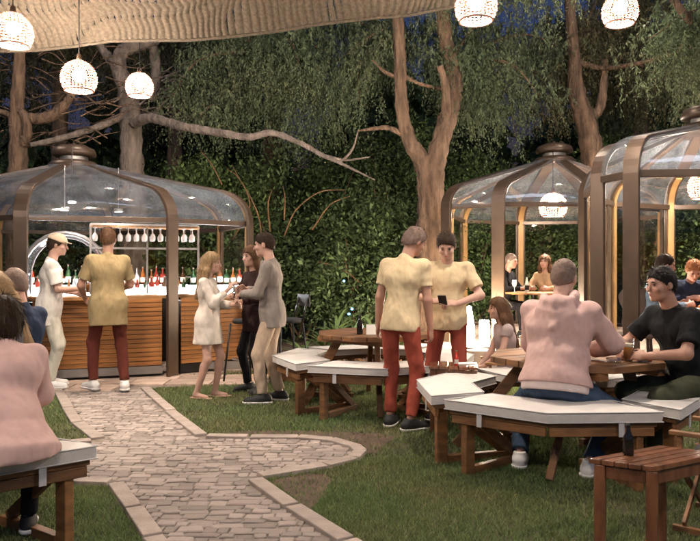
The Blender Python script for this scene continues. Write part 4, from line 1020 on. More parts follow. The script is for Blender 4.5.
def nets(F, lo, h):
    I = F < 0; nx, ny, nz = F.shape
    cnt = np.zeros((nx - 1, ny - 1, nz - 1), np.int8)
    for a in (0, 1):
        for b in (0, 1):
            for c in (0, 1): cnt += I[a:nx - 1 + a, b:ny - 1 + b, c:nz - 1 + c]
    act = (cnt > 0) & (cnt < 8); idx = np.argwhere(act); n = len(idx)
    num = np.full(act.shape, -1, np.int32); num[act] = np.arange(n)
    ci, cj, ck = idx.T
    acc = np.zeros((n, 3)); w = np.zeros(n)
    cs = [(a, b, c) for a in (0, 1) for b in (0, 1) for c in (0, 1)]
    val = {c: F[ci + c[0], cj + c[1], ck + c[2]] for c in cs}
    for c in cs:
        for ax_ in range(3):
            if c[ax_] == 0:
                e = list(c); e[ax_] = 1; e = tuple(e); v0, v1 = val[c], val[e]; m = (v0 < 0) != (v1 < 0)
                t = np.where(m, v0 / np.where(m, v0 - v1, 1), 0)
                p = np.tile(np.array(c, float), (n, 1)); p[:, ax_] = t; acc += p * m[:, None]; w += m
    V = lo + (idx + acc / w[:, None]) * h
    Q_ = []
    for ax_ in range(3):
        s0 = [slice(1, -1)] * 3; s0[ax_] = slice(0, -1); s1 = list(s0); s1[ax_] = slice(1, None)
        A, B = I[tuple(s0)], I[tuple(s1)]; e = np.argwhere(A != B)
        if not len(e): continue
        flip = A[tuple(e.T)]
        off = np.ones(3, int); off[ax_] = 0; e = e + off
        u, v = [(1, 2), (2, 0), (0, 1)][ax_]
        du = np.zeros(3, int); du[u] = 1; dv = np.zeros(3, int); dv[v] = 1
        q = np.stack([num[tuple((e - du - dv).T)], num[tuple((e - dv).T)], num[tuple(e.T)], num[tuple((e - du).T)]], 1)
        q[~flip] = q[~flip][:, ::-1]; Q_.append(q)
    return V, np.concatenate(Q_)
def rotx(a): c, s = math.cos(a), math.sin(a); return np.array([[1, 0, 0], [0, c, -s], [0, s, c]])
def roty(a): c, s = math.cos(a), math.sin(a); return np.array([[c, 0, s], [0, 1, 0], [-s, 0, c]])
def rotz(a): c, s = math.cos(a), math.sin(a); return np.array([[c, -s, 0], [s, c, 0], [0, 0, 1]])
def ik(a, t, l1, l2, pole):
    a = np.array(a, float); t = np.array(t, float); d = t - a; L = np.linalg.norm(d); mx = (l1 + l2) * .995
    if L > mx: d = d / L * mx; L = mx; t = a + d
    u = d / L; x = (l1 * l1 - l2 * l2 + L * L) / (2 * L); hgt = math.sqrt(max(l1 * l1 - x * x, 0)); p = np.array(pole, float); p = p - u * (p @ u); p /= (np.linalg.norm(p) + 1e-9)
    return a + u * x + p * hgt, t
SKIN = {'light': mat('skin_light', (.48, .285, .22), .55, .1, 9), 'tan': mat('skin_tan', (.38, .20, .14), .55, .1, 9), 'ruddy': mat('skin_ruddy', (.48, .25, .19), .55, .1, 9)}
eye_m = mat('eye_dark', (.02, .014, .012), .25); lip_m = mat('lip', (.38, .12, .10), .5); sole_m = mat('shoe_sole', (.72, .69, .66), .7, .05)
def cloth(nm, c, **k): return mat(nm, c, .95, .08, 14, .85, 5.5, spec=.15, bdist=.06, bdet=2.2, stretch=(1.5, 1.5, .8), **k)
def person(label, loc, face, H=1.75, skin='light', w=1.0, belly=1.0, sit=None, pel=None, lean=0., twist=0., side=0., head=(0, 0, 0), lw=None, rw=None, lel=(-.6, -.5, -.5), rel=(.6, -.5, -.5),
           la=None, ra=None, knee_out=.25, shirt=None, trousers=None, shoes=None, hair=None, extra=None, res=.0085, curl=.55, hands=(1, 1), foot_yaw=(12, -12), lhand=None, rhand=None):
    s = H / 1.75; root = empty('person', loc, math.atan2(-face[0], face[1]), label, 'person')
    sv = lambda *v: np.array(v, float) * s
    pelvis = np.array(pel, float) if pel is not None else (np.array([0, 0, (sit + .10)]) if sit else sv(0, 0, .94))
    Rb = rotz(R(twist)) @ roty(R(side)) @ rotx(-R(lean)); B = lambda x, y, z: pelvis + Rb @ sv(x, y, z)
    neck = B(0, -.005, .54); shL, shR = B(-.168 * w, 0, .462), B(.168 * w, 0, .462)
    hy, hp, hr = head; Rh = rotz(R(hy)) @ roty(R(hr)) @ rotx(-R(hp))
    hc = neck + (Rb @ np.array([0, .015, .045]) + Rh @ np.array([0, .03, .125])) * s
    Hd = lambda x, y, z: hc + Rh @ sv(x, y, z)
    hipL, hipR = B(-.09 * w, 0, -.03), B(.09 * w, 0, -.03)
    lw = B(-.24, .05, -.06) if lw is None else np.array(lw, float); rw = B(.24, .05, -.06) if rw is None else np.array(rw, float)
    eL, lw = ik(shL, lw, .285 * s, .255 * s, lel); eR, rw = ik(shR, rw, .285 * s, .255 * s, rel)
    la = np.array(la if la is not None else sv(-.11, .0, .085), float); ra = np.array(ra if ra is not None else sv(.11, .0, .085), float)
    kL, la = ik(hipL, la, .43 * s, .42 * s, (-knee_out, 1, .15)); kR, ra = ik(hipR, ra, .43 * s, .42 * s, (knee_out, 1, .15))
    # ---- skin: one continuous surface
    f = Field(res)
    f.ell(Hd(0, -.012, .03), sv(.074, .094, .088), Rh, .02).ell(Hd(0, .02, -.03), sv(.060, .074, .082), Rh, .03).ell(Hd(0, .045, -.078), sv(.042, .042, .036), Rh, .03)
    f.ell(Hd(0, .078, -.098), sv(.02, .018, .016), Rh, .02).cone(Hd(-.032, .083, .024), Hd(.032, .083, .024), .011 * s, .011 * s, .015)
    for e in (-1, 1):
        f.ell(Hd(e * .03, .104, .004), sv(.017, .014, .010), Rh, .012, 's')
        f.ell(Hd(e * .04, .066, -.028), sv(.024, .024, .022), Rh, .02)
        f.ell(Hd(e * .077, -.008, -.012), sv(.011, .022, .033), Rh, .008)
    f.cone(Hd(0, .094, .008), Hd(0, .112, -.030), .008 * s, .0135 * s, .010).ell(Hd(0, .088, -.062), sv(.024, .014, .013), Rh, .012)
    f.cone(B(0, -.01, .47), Hd(0, -.018, -.05), .058 * s * (.6 + .4 * w), .053 * s * (.6 + .4 * w), .03)
    f.cone(B(0, 0, .45), pelvis, .07 * s, .07 * s, .03).cone(B(0, 0, .45), shL, .05 * s, .038 * s, .03).cone(B(0, 0, .45), shR, .05 * s, .038 * s, .03)
    for sh, el, wr, sd, hd in ((shL, eL, lw, -1, lhand), (shR, eR, rw, 1, rhand)):
        f.cone(sh, el, .042 * s * (.5 + .5 * w), .039 * s, .02).cone(el, wr, .041 * s, .027 * s, .02)
        fd = (wr - el) / (np.linalg.norm(wr - el) + 1e-9)
        if hd is not None: hdv = np.array(hd, float); fd = hdv / np.linalg.norm(hdv)
        pal = np.array([-sd, 0, 0.]) if hd is None or len(hd) == 3 else np.array([0, 0, -1.])
        pal = pal + np.array([0, .15, -.35]); pal -= fd * (pal @ fd); pal /= np.linalg.norm(pal); ac = np.cross(fd, pal) * sd    # ac: towards thumb side
        Mh = np.stack([ac, fd, pal], 1)
        f.ell(wr + fd * .048 * s, sv(.038, .052, .017), Mh, .012)
        for q in range(4):
            o = (.028 - .0185 * q) * s; b0 = wr + fd * .085 * s + ac * o; ln = [.036, .041, .039, .031][q] * s; c = curl * (1 + .12 * q); rr = .0088 * s
            d1 = fd * math.cos(c) + pal * math.sin(c); d2 = fd * math.cos(2 * c) + pal * math.sin(2 * c); d3 = fd * math.cos(2.7 * c) + pal * math.sin(2.7 * c)
            p1 = b0 + d1 * ln; p2 = p1 + d2 * ln * .65; p3 = p2 + d3 * ln * .5
            f.cone(b0, p1, rr, rr, .004).cone(p1, p2, rr, rr * .93, .003).cone(p2, p3, rr * .93, rr * .8, .003)
        b0 = wr + fd * .028 * s + ac * .028 * s; d1 = fd * .75 + ac * .6 + pal * .35; d1 /= np.linalg.norm(d1); d2 = fd * .85 + ac * .15 + pal * .5; d2 /= np.linalg.norm(d2)
        f.cone(b0, b0 + d1 * .042 * s, .012 * s, .0105 * s, .008).cone(b0 + d1 * .042 * s, b0 + d1 * .042 * s + d2 * .034 * s, .0105 * s, .009 * s, .004)
    bare = not trousers
    for hp_, kn, an in ((hipL, kL, la), (hipR, kR, ra)):
        f.cone(pelvis, hp_, .07 * s, .06 * s, .02).cone(hp_, kn, (.075 if bare else .055) * s, .050 * s, .02).cone(kn, an, .052 * s, .034 * s, .02)
        if bare: f.cone(kn + (an - kn) * .2 + np.array([0, -.02, 0]), kn + (an - kn) * .5, .043 * s, .036 * s, .02)
    toes = []
    for an, yw in ((la, foot_yaw[0]), (ra, foot_yaw[1])):
        fd = rotz(R(yw)) @ np.array([0, 1, 0]); toes.append(fd); z = an[2] - .055 * s
        f.cone(an + fd * -.02 * s + np.array([0, 0, -.035 * s]), an + fd * .13 * s + np.array([0, 0, -.055 * s]), .034 * s, .026 * s, .02)
    V, F = f.mesh(); body = np_mesh('body', V, F, SKIN[skin], root, True)
    # ---- eyes, brows, lips
    for e in (-1, 1):
        m = MB().lathe([(0, -1), (.7, -.7), (1, 0), (.7, .7), (0, 1)], 8); o = m.build('eye', eye_m, root, smooth=True)
        o.location = Hd(e * .031, .086, .005); o.scale = sv(.0135, .011, .0055); o.rotation_euler = Matrix(Rh.tolist()).to_euler()
    o = MB().lathe([(0, -1), (.7, -.7), (1, 0), (.7, .7), (0, 1)], 8).build('lips', lip_m, root, smooth=True); o.location = Hd(0, .096, -.062); o.scale = sv(.021, .008, .008); o.rotation_euler = Matrix(Rh.tolist()).to_euler()
    # ---- trousers
    if trousers:
        tm, fit, hem = trousers; g = Field(res * 1.25)
        tp = (min(.10, (shirt or {}).get('hem', -.08) + .10)) if not (shirt or {}).get('under') else .03; pc_ = [(B(0, 0, tp), Rb @ np.array([0, 0, 1.]))]
        g.ell(B(0, -.01, .0), sv(.142 * w, .104 * belly, .13), Rb, .03, cut=pc_).cone(B(0, 0, .10), pelvis, .09 * s * w, .10 * s * w, .03, cut=pc_)
        pls = []
        for hp_, kn, an in ((hipL, kL, la), (hipR, kR, ra)):
            dn = (an - kn) / np.linalg.norm(an - kn); end = an - dn * hem * s
            g.cone(hp_ + np.array([0, -.01, 0]), kn, .084 * s * fit * (.5 + .5 * w), .064 * s * fit, .03).cone(kn, an + dn * .05, .063 * s * fit, .050 * s * fit, .03, cut=[(end, dn)])
        V, F = g.mesh(.0045, 34, [], 3); np_mesh('trousers', V, F, tm, root, True)
    # ---- shirt / coat / dress
    if shirt:
        st = shirt; sm = st['m']; th = st.get('loose', .0); g = Field(st.get('res', res * 1.25)); hem = st.get('hem', -.08)
        g.ell(B(0, .0, .335), sv(.158 * w + th * .6, .108 + th * .6, .19), Rb, .03).ell(B(0, .012, .14), sv(.138 * w + th, .104 * belly + th, .2), Rb, .04).ell(B(0, -.008, -.03), sv(.160 * w + th, .122 * belly + th, .2), Rb, .04)
        for e, sh_ in ((-1, shL), (1, shR)): g.cone(B(e * .085 * w, 0, .375), sh_, .088 * s * (.4 + .6 * w) + th * .6, .060 * s * (.5 + .5 * w), .07)
        if st.get('bust'): 
            for e in (-1, 1): g.ell(B(e * .075, .085, .32), sv(.062, .055, .065), Rb, .03)
        g.cone(B(0, -.01, .475), shL, .062 * s, .056 * s * (.4 + .6 * w), .03).cone(B(0, -.01, .475), shR, .062 * s, .056 * s * (.4 + .6 * w), .03).cone(B(0, -.012, .46), B(0, -.012, .51), .072 * s * w, .062 * s * (.5 + .5 * w), .015)
        if hem < -.12 and not st.get('skirt'):
            for e in (-1, 1): g.cone(B(e * .068 * w, -.008, .02), B(e * .075 * w, 0, hem - .1), .098 * s + th, .10 * s + th, .05)
        if st.get('skirt'):
            g.cone(B(0, 0, .05), B(0, .0, hem), .15 * s * w + th, st['skirt'], .05)
            for hp_, kn in ((hipL, kL), (hipR, kR)): g.cone(hp_, kn, .10 * s, .09 * s, .04)
        fr = st.get('sleeve', .55)
        for sh, el, wr in ((shL, eL, lw), (shR, eR, rw)):
            da = (el - sh) / np.linalg.norm(el - sh); db = (wr - el) / np.linalg.norm(wr - el); ws = st.get('wide', 1.0)
            if fr <= 1: end = sh + (el - sh) * fr; g.cone(sh, el, .055 * s * (.5 + .5 * w) + th * .2, .052 * s * ws * (.6 + .4 * w) + th * .3, .025, cut=[(end, da)])
            else:
                g.cone(sh, el, .056 * s * (.5 + .5 * w) + th * .2, .049 * s * ws + th * .2, .025); end = el + (wr - el) * (fr - 1)
                g.cone(el, wr, .049 * s * ws + th * .2, .036 * s * ws + th * .15, .025, cut=[(end, db)])
        if st.get('hood'):
            ringp = [B(.10 * math.cos(a), -.035 + .085 * math.sin(a) - .02, .545 - .055 * math.sin(a) * -1 - .04 * (math.sin(a) > .5)) for a in np.linspace(0, 2 * np.pi, 13)]
            for a, b in zip(ringp[:-1], ringp[1:]): g.cone(a, b, .030 * s, .030 * s, .02)
            g.ell(B(0, -.115, .43), sv(.14, .05, .12), Rb, .03); g.cone(B(-.115, -.075, .50), B(0, -.155, .33), .02 * s, .018 * s, .012).cone(B(.115, -.075, .50), B(0, -.155, .33), .02 * s, .018 * s, .012)
        if st.get('lapel'):
            for e in (-1, 1): g.cone(B(e * .055, .07, .51), B(e * .02, .125, .22), .026 * s, .02 * s, .015)
        pls = [(B(0, 0, hem), -(Rb @ np.array([0, 0, 1.])))] if not st.get('flathem') else [((0, 0, st['flathem']), np.array([0, 0, -1.]))]
        V, F = g.mesh(st.get('fold', .008) * .6, st.get('ffreq', 24), pls, st.get('seed', 1)); so = np_mesh(st.get('name', 'shirt'), V, F, sm, root, True)
        if st.get('under'):
            u = Field(res * 1.25); u.ell(B(0, -.008, -.04), sv(.155 * w + th * .8, .116 * belly + th * .8, .19), Rb, .04)
            V, F = u.mesh(.004, 24, [(B(0, 0, st['under'][1]), -(Rb @ np.array([0, 0, 1.]))), (B(0, 0, hem + .03), Rb @ np.array([0, 0, 1.]))], 4); np_mesh('undershirt', V, F, st['under'][0], root, True)
    # ---- shoes
    if shoes:
        for an, fd in zip((la, ra), toes):
            sd = np.array([fd[1], -fd[0], 0]); M3 = np.stack([sd, fd, np.array([0, 0, 1.])], 1); z0 = an[2] - .085 * s; g = Field(.008)
            c0 = np.array([an[0], an[1], 0])
            P_ = lambda y, z: c0 + fd * y * s + np.array([0, 0, z0 + z * s])
            if shoes[1] == 'sandal': g.cone(P_(-.05, .012), P_(.17, .012), .036 * s, .038 * s, .02)
            else: g.cone(P_(-.045, .05), P_(.03, .055), .046 * s, .047 * s, .03).cone(P_(.02, .05), P_(.165, .03), .046 * s, .040 * s, .03).cone(P_(-.02, .06), P_(-.015, .115), .044 * s, .043 * s, .02)
            V, F = g.mesh(0, 1, [((0, 0, z0 + (.004 if shoes[1] == 'sandal' else .02)), np.array([0, 0, -1.])), ((0, 0, z0 + (.022 if shoes[1] == 'sandal' else .108 * s)), np.array([0, 0, 1.]))]); so = np_mesh('shoe', V, F, shoes[0], root, True)
            if shoes[1] != 'sandal':
                g = Field(.008); g.cone(P_(-.045, .03), P_(.17, .03), .053 * s, .047 * s, .02); V, F = g.mesh(0, 1, [((0, 0, z0 + .002), np.array([0, 0, -1.])), ((0, 0, z0 + .028), np.array([0, 0, 1.]))]); np_mesh('sole', V, F, shoes[2] if len(shoes) > 2 else sole_m, so, True)
    # ---- hair
    if hair:
        hm, style = hair[:2]; t = {'buzz': .007, 'short': .010, 'bob': .018, 'long': .018, 'thick': .02, 'bun': .014}[style]; g = Field(.0075)
        cut = [(Hd(0, .0, 0) + Rh @ (np.array([0, .75, -.66]) * (.030 if style not in ('buzz', 'short') else .022) * s), Rh @ np.array([0, .75, -.66])), (Hd(0, -.01, -.022), Rh @ np.array([0, .55, -.835])) if style in ('short', 'buzz') else (Hd(0, 0, -.07), Rh @ np.array([0, .25, -.97]))]
        g.ell(Hd(0, -.012, .03), sv(.074 + t, .094 + t, .088 + t), Rh, .02, cut=cut).ell(Hd(0, -.035, -.02), sv(.068 + t, .07 + t, .075 + t * .5), Rh, .03, cut=cut)
        if style == 'long':
            dn = hair[2] if len(hair) > 2 else .30
            for e in (-1, 1):
                g.cone(Hd(e * .062, -.015, .04), Hd(e * .085, -.02, -.10), .028 * s, .034 * s, .03).cone(Hd(e * .085, -.02, -.10), B(e * .09, -.02, .52 - dn + .12), .036 * s, .03 * s, .03)
            g.cone(Hd(0, -.07, 0), Hd(0, -.085, -.11), .06 * s, .065 * s, .04).cone(Hd(-.02, -.085, -.10), B(-.04, -.12, .53 - dn), .06 * s, .03 * s, .04).cone(Hd(.02, -.085, -.10), B(.04, -.12, .53 - dn), .06 * s, .03 * s, .04)
        if style == 'thick': g.ell(Hd(0, -.03, .01), sv(.105, .12, .115), Rh, .03, cut=cut).ell(Hd(0, -.06, -.05), sv(.09, .08, .09), Rh, .03)
        if style == 'bun': g.ell(Hd(0, -.11, .05), sv(.045, .045, .045), Rh, .02)
        V, F = g.mesh(.003, 60, (), 5, stripe=.002 if style != 'buzz' else None); ho = np_mesh('hair', V, F, hm, root, True)
        rr = np.random.default_rng(11); fn = np.cross(V[F[:, 2]] - V[F[:, 0]], V[F[:, 3]] - V[F[:, 1]]); fn /= (np.linalg.norm(fn, axis=1, keepdims=True) + 1e-9); fc = V[F].mean(1)
        inner = np.einsum('ij,ij->i', fn, fc - Hd(0, -.02, -.01)) > 0; ix = np.where(inner)[0]
        nst = {'buzz': 700, 'short': 1500, 'long': 2600}.get(style, 2200); ix = ix[rr.integers(0, len(ix), nst)]; P_, N_ = fc[ix], fn[ix]
        dn_ = -Rh[:, 2] * (.9 if style != 'buzz' else .3) - Rh[:, 1] * (.5 if style == 'short' else .15); T_ = dn_ - N_ * (N_ @ dn_)[:, None] + N_ * ({'buzz': .9, 'short': .26}.get(style, .04)) + rr.normal(0, .22 if style in ('short', 'buzz') else .10, (nst, 3))
        T_ /= np.linalg.norm(T_, axis=1, keepdims=True); L_ = {'buzz': .007, 'short': .032}.get(style, .075) * rr.uniform(.5, 1.3, nst)[:, None]; S_ = np.cross(T_, N_); S_ /= (np.linalg.norm(S_, axis=1, keepdims=True) + 1e-9); W_ = .0022 * rr.uniform(.6, 1.4, nst)[:, None]
        SV = np.stack([P_ - N_ * .002 - S_ * W_, P_ - N_ * .002 + S_ * W_, P_ + T_ * L_], 1).reshape(-1, 3); so_ = np_mesh('hair_strands', SV, np.arange(len(SV)).reshape(-1, 3), hm, ho); so_['kind'] = 'stuff'
        if style != 'buzz':
            for e in (-1, 1):
                o = MB().lathe([(0, -1), (.7, -.7), (1, 0), (.7, .7), (0, 1)], 8).build('eyebrow', hm, root, smooth=True); o.location = Hd(e * .032, .093, .026); o.scale = sv(.018, .006, .005); o.rotation_euler = Matrix(Rh.tolist()).to_euler()
    J = dict(B=B, Hd=Hd, Rh=Rh, lw=lw, rw=rw, s=s, root=root, Rb=Rb)
    if extra: extra(J)
    return root, J
def to_world(root, p):
    a = root.rotation_euler[2]; c, s_ = math.cos(a), math.sin(a); return (root.location[0] + c * p[0] - s_ * p[1], root.location[1] + s_ * p[0] + c * p[1], root.location[2] + p[2])
hb = mat('hair_dark_brown', (.028, .016, .010), .55, .3, 60, spec=.12); hbk = mat('hair_black', (.012, .009, .008), .5, .3, 60, spec=.12); hbl = mat('hair_blond', (.27, .175, .095), .55, .25, 60, spec=.12); hgr = mat('hair_grey', (.17, .12, .10), .6, .25, 60, spec=.12); hgi = mat('hair_ginger', (.30, .12, .05), .55, .25, 60, spec=.12); hmb = mat('hair_brown', (.10, .052, .028), .55, .25, 60, spec=.12)
blk_shoe = mat('black_sneaker', (.014, .013, .014), .7, .2); wht_shoe = mat('white_sneaker', (.72, .68, .66), .7, .06); tan_sh = mat('tan_sandal', (.42, .26, .17), .7, .1)
# beige-capped man at the bar
def cap(J):
    Hd, Rh, s = J['Hd'], J['Rh'], J['s']; g = Field(.007)
    cut = [(Hd(0, 0, .035), Rh @ np.array([0, -.22, -.975]))]
    g.ell(Hd(0, -.01, .035), np.array([.093, .113, .10]) * s, Rh, .02, cut=cut)
    V, F = g.mesh(.002, 40, ()); c = np_mesh('cap', V, F, cloth('beige_cap', (.50, .38, .28)), J['root'], True)
    g = Field(.007); g.cone(Hd(-.025, .10, .035), Hd(.025, .10, .035), .05 * s, .05 * s, .02, cut=[(Hd(0, .1, .042), Rh @ np.array([0, .1, 1.])), (Hd(0, .1, .03), Rh @ np.array([0, -.1, -1.]))])
    V, F = g.mesh(); np_mesh('brim', V, F, MATS['beige_cap'], c, True)
r1, j1 = person('man in a beige cap and loose white shirt holding a drink at the bar', (-3.53, 8.22, .025), (.93, .35), 1.79, 'light', 1.02, 1.0, lean=3, head=(-5, 8, 0), rw=(.10, .33, 1.16), lw=(-.12, .30, 1.10), rel=(.5, -.4, -.8), lel=(-.5, -.4, -.8),
    shirt=dict(m=cloth('white_cotton', (.62, .58, .54)), loose=.025, hem=-.22, sleeve=.8, wide=1.25, fold=.009), trousers=(cloth('pale_sage', (.50, .47, .40)), 1.12, .02), shoes=(wht_shoe, 'sneaker'), hair=(hb, 'short'), extra=cap, foot_yaw=(10, -14))
def drink(nm, loc, label, liquid, h=.15, r=.034):
    o = empty(nm, loc, 0, label, 'glass'); MB().lathe([(0, 0), (r * .8, 0), (r, h)], 14).build('cup', glass_cup, o, smooth=True)
    MB().lathe([(0, .008), (r * .78, .008), (r * .9, h * .7), (0, h * .7)], 12).build('drink', liquid, o, smooth=True)
w_ = to_world(r1, j1['rw'] + np.array([-.03, .085, -.05])); drink('drink_glass', w_, 'tall drink glass held by the man in the beige cap', MATS['amber_beer'])
# khaki shirt man
person('man in an untucked khaki shirt with his back to the lawn at the bar', (-2.78, 8.05, .025), (-.52, .85), 1.86, 'tan', 1.03, 1.0, lean=4, head=(-25, 10, 0), rw=(.16, .33, 1.12), lw=(-.2, .30, 1.06),
    shirt=dict(m=cloth('khaki_cotton', (.30, .225, .12)), loose=.03, hem=-.24, sleeve=.75, wide=1.2, fold=.009, seed=3), trousers=(cloth('maroon_cotton', (.11, .028, .02)), 1.0, .03), shoes=(wht_shoe, 'sneaker'), hair=(hmb, 'short'), la=(-.14, .12, .0885), ra=(.16, -.10, .0885), foot_yaw=(20, -12))
# woman in cream dress
person('blonde woman in a short cream dress raising her hand', (-1.56, 7.68, .0), (.95, -.12), 1.58, 'light', .86, .95, head=(0, 6, 0), rw=(.08, .26, 1.20), lw=(-.08, .28, 1.02), rel=(.3, -.2, -1), lel=(-.3, -.2, -1),
    shirt=dict(m=cloth('cream_linen', (.60, .53, .47)), name='dress', loose=.014, hem=-.34, flathem=.60, skirt=.165, sleeve=1.8, wide=1.2, fold=.011, bust=1), shoes=(tan_sh, 'sandal'), hair=(hbl, 'long', .22), extra=None, foot_yaw=(5, -10), la=(-.07, .06, .078), ra=(.08, -.10, .078))
# blazer man
rb_, jb = person('man in a grey blazer and beige trousers standing on the lawn', (-.83, 7.45, 0), (-.97, .10), 1.79, 'light', 1.0, 1.0, lean=2, head=(0, 10, 0), rw=(.05, .30, 1.20), lw=(-.05, .32, 1.15), rel=(.6, -.5, -.6), lel=(-.6, -.5, -.6),
    shirt=dict(m=cloth('grey_wool', (.22, .19, .17)), name='blazer', loose=.012, hem=-.16, sleeve=1.93, wide=1.1, lapel=1, fold=.006), trousers=(cloth('beige_chino', (.46, .35, .26)), 1.05, .03), shoes=(blk_shoe, 'sneaker'), hair=(hb, 'short'), la=(-.10, .07, .085), ra=(.10, -.07, .085))
w_ = to_world(rb_, np.array([0, .40, 1.16])); drink('drink_glass', w_, 'short glass held by the man in the grey blazer', mat('pale_drink', (.6, .55, .5), .2, .1, trans=.4), .10, .032)
person('woman in dark clothes standing close behind the grey blazer', (-1.10, 8.05, 0), (-.7, -.7), 1.66, 'light', .86, .95, head=(0, 5, 0), rw=(.06, .28, 1.12), lw=(-.08, .26, 1.05),
    shirt=dict(m=cloth('dark_plum', (.03, .016, .016)), loose=.012, hem=-.2, sleeve=1.9, bust=1), trousers=(cloth('black_jeans', (.014, .013, .015)), .92, .03), shoes=(blk_shoe, 'sneaker', blk_shoe), hair=(hmb, 'long', .2))
# waiters
yel = cloth('pale_yellow_cotton', (.54, .43, .275)); redt = cloth('brick_red_cotton', (.29, .062, .04))
person('waiter in yellow T-shirt and red trousers seen from behind', (.45, 6.22, 0), (.42, .90), 1.80, 'tan', 1.0, 1.0, lean=5, side=3, head=(-35, 26, 6), rw=(.25, .10, .84), lw=(-.25, .06, .84), lel=(-.4, -.9, 0), rel=(.4, -.9, 0),
    shirt=dict(m=yel, loose=.016, hem=-.10, sleeve=.62, wide=1.2, fold=.012), trousers=(redt, 1.0, .04), shoes=(blk_shoe, 'sneaker'), hair=(hgr, 'short'), la=(-.115, .04, .085), ra=(.115, -.06, .085), foot_yaw=(4, -40))
rp, jp = person('waiter in yellow T-shirt looking down at the phone in his hands', (.92, 6.62, 0), (-.25, -.97), 1.77, 'light', 1.06, 1.05, lean=2, head=(4, 32, 0), rw=(.10, .27, 1.12), lw=(-.12, .24, 1.10), rel=(1, -.3, -.5), lel=(-1, -.3, -.5), rhand=(-.9, .45, .05), lhand=(.9, .45, .05),
    shirt=dict(m=yel, loose=.02, hem=-.10, sleeve=.75, wide=1.3, fold=.012, seed=6), trousers=(cloth('dark_red_cotton', (.21, .045, .03)), 1.0, .04), shoes=(blk_shoe, 'sneaker'), hair=(hb, 'short'))
ph = empty('phone', to_world(rp, np.array([.0, .37, 1.135])), rp.rotation_euler[2], 'dark phone in the hands of the waiter looking down', 'phone')
o = MB().box((0, 0, 0), (.075, .15, .009)).build('case', black_metal, ph, bevel=.003); o.rotation_euler = (R(35), 0, 0)
o = MB().box((0, 0, .0052), (.068, .14, .001)).build('screen', mat('phone_screen', (.05, .06, .08), .1), ph); o.rotation_euler = (R(35), 0, 0)
# pink hoodie
pinkm = mat('dusty_pink_fleece', (.50, .335, .31), .95, .06, 30, .5, 6, spec=.15, bdist=.06, bdet=2.2, stretch=(1.3, 1.3, .8))
person('man in a dusty pink hoodie sitting with his back to the lawn', (1.42, 4.84, 0), (.52, .85), 1.84, 'light', 1.14, 1.15, sit=.54, lean=15, twist=0, head=(-4, 8, 0), rw=(.14, .46, .81), lw=(-.10, .50, .81), rel=(.75, .1, -.55), lel=(-.3, .4, -.9), rhand=(-.8, .6, 0), lhand=(.8, .6, 0), res=.0075,
    shirt=dict(m=pinkm, name='hoodie', loose=.055, hem=-.03, sleeve=1.9, wide=1.25, hood=1, fold=.009, ffreq=26, under=(cloth('white_tee', (.6, .5, .48)), -.075)), trousers=(cloth('blue_denim', (.055, .085, .14)), 1.05, .03), shoes=(wht_shoe, 'sneaker'), hair=(hgr, 'buzz'),
    la=(-.26, .03, .088), ra=(.22, .06, .088), knee_out=.5)
# black shirt man
person('man in a black T-shirt leaning his forearms on the picnic table', (2.50, 5.12, 0), (-.95, -.22), 1.80, 'tan', 1.12, 1.2, sit=.52, lean=20, head=(6, 8, 0), rw=(.13, .50, .80), lw=(-.12, .47, .80), rel=(1, -.2, -.4), lel=(-1, -.2, -.6), rhand=(-.75, .6, 0), lhand=(.75, .6, 0), res=.0075,
    shirt=dict(m=cloth('black_cotton', (.012, .012, .013)), loose=.02, hem=-.10, sleeve=.75, wide=1.3, fold=.007), trousers=(cloth('olive_twill', (.052, .055, .034)), 1.1, .03), shoes=(blk_shoe, 'sneaker'), hair=(hbk, 'short'), la=(-.14, .42, .088), ra=(.14, .30, .088))
# girl in low chair
person('long-haired girl in profile sitting in the low folding chair', (1.52, 6.70, 0), (-.98, -.12), 1.45, 'light', .86, .95, sit=.36, lean=8, head=(0, 4, 0), rw=(.05, .27, .48), lw=(-.05, .27, .49), rel=(.6, -.5, -.4), lel=(-.6, -.5, -.4),
    shirt=dict(m=cloth('pale_vest', (.34, .27, .26)), loose=.01, hem=-.08, sleeve=.25), trousers=(cloth('pale_shorts', (.55, .46, .42)), 1.05, .25), shoes=(wht_shoe, 'sneaker'), hair=(hmb, 'long', .28), la=(-.09, .36, .075), ra=(.09, .40, .075))
# guests in the farther pavilion
person('bald man in black sitting at the round table in the farther pavilion', (2.55, 11.75, .31), (.75, -.55), 1.75, 'ruddy', 1.05, 1.1, sit=.46, lean=10, head=(0, 10, 0), rw=(.15, .42, .80), lw=(-.15, .42, .80), shirt=dict(m=MATS['black_cotton'], loose=.01, sleeve=1.9), trousers=(MATS['black_jeans'], 1, .03), shoes=(blk_shoe, 'sneaker', blk_shoe), hair=(hgr, 'buzz'), la=(-.12, .40, .085), ra=(.12, .40, .085), res=.011)
person('long-haired woman in a beige top sitting in the farther pavilion', (3.32, 11.85, .31), (-.5, -.86), 1.68, 'light', .88, .95, sit=.46, lean=6, head=(0, 2, 0), rw=(.14, .40, .80), lw=(-.14, .40, .80), shirt=dict(m=cloth('beige_knit', (.42, .27, .16)), loose=.015, sleeve=1.9, bust=1), trousers=(MATS['black_jeans'], 1, .03), shoes=(blk_shoe, 'sneaker', blk_shoe), hair=(hmb, 'long', .36), la=(-.12, .40, .085), ra=(.12, .40, .085), res=.011)
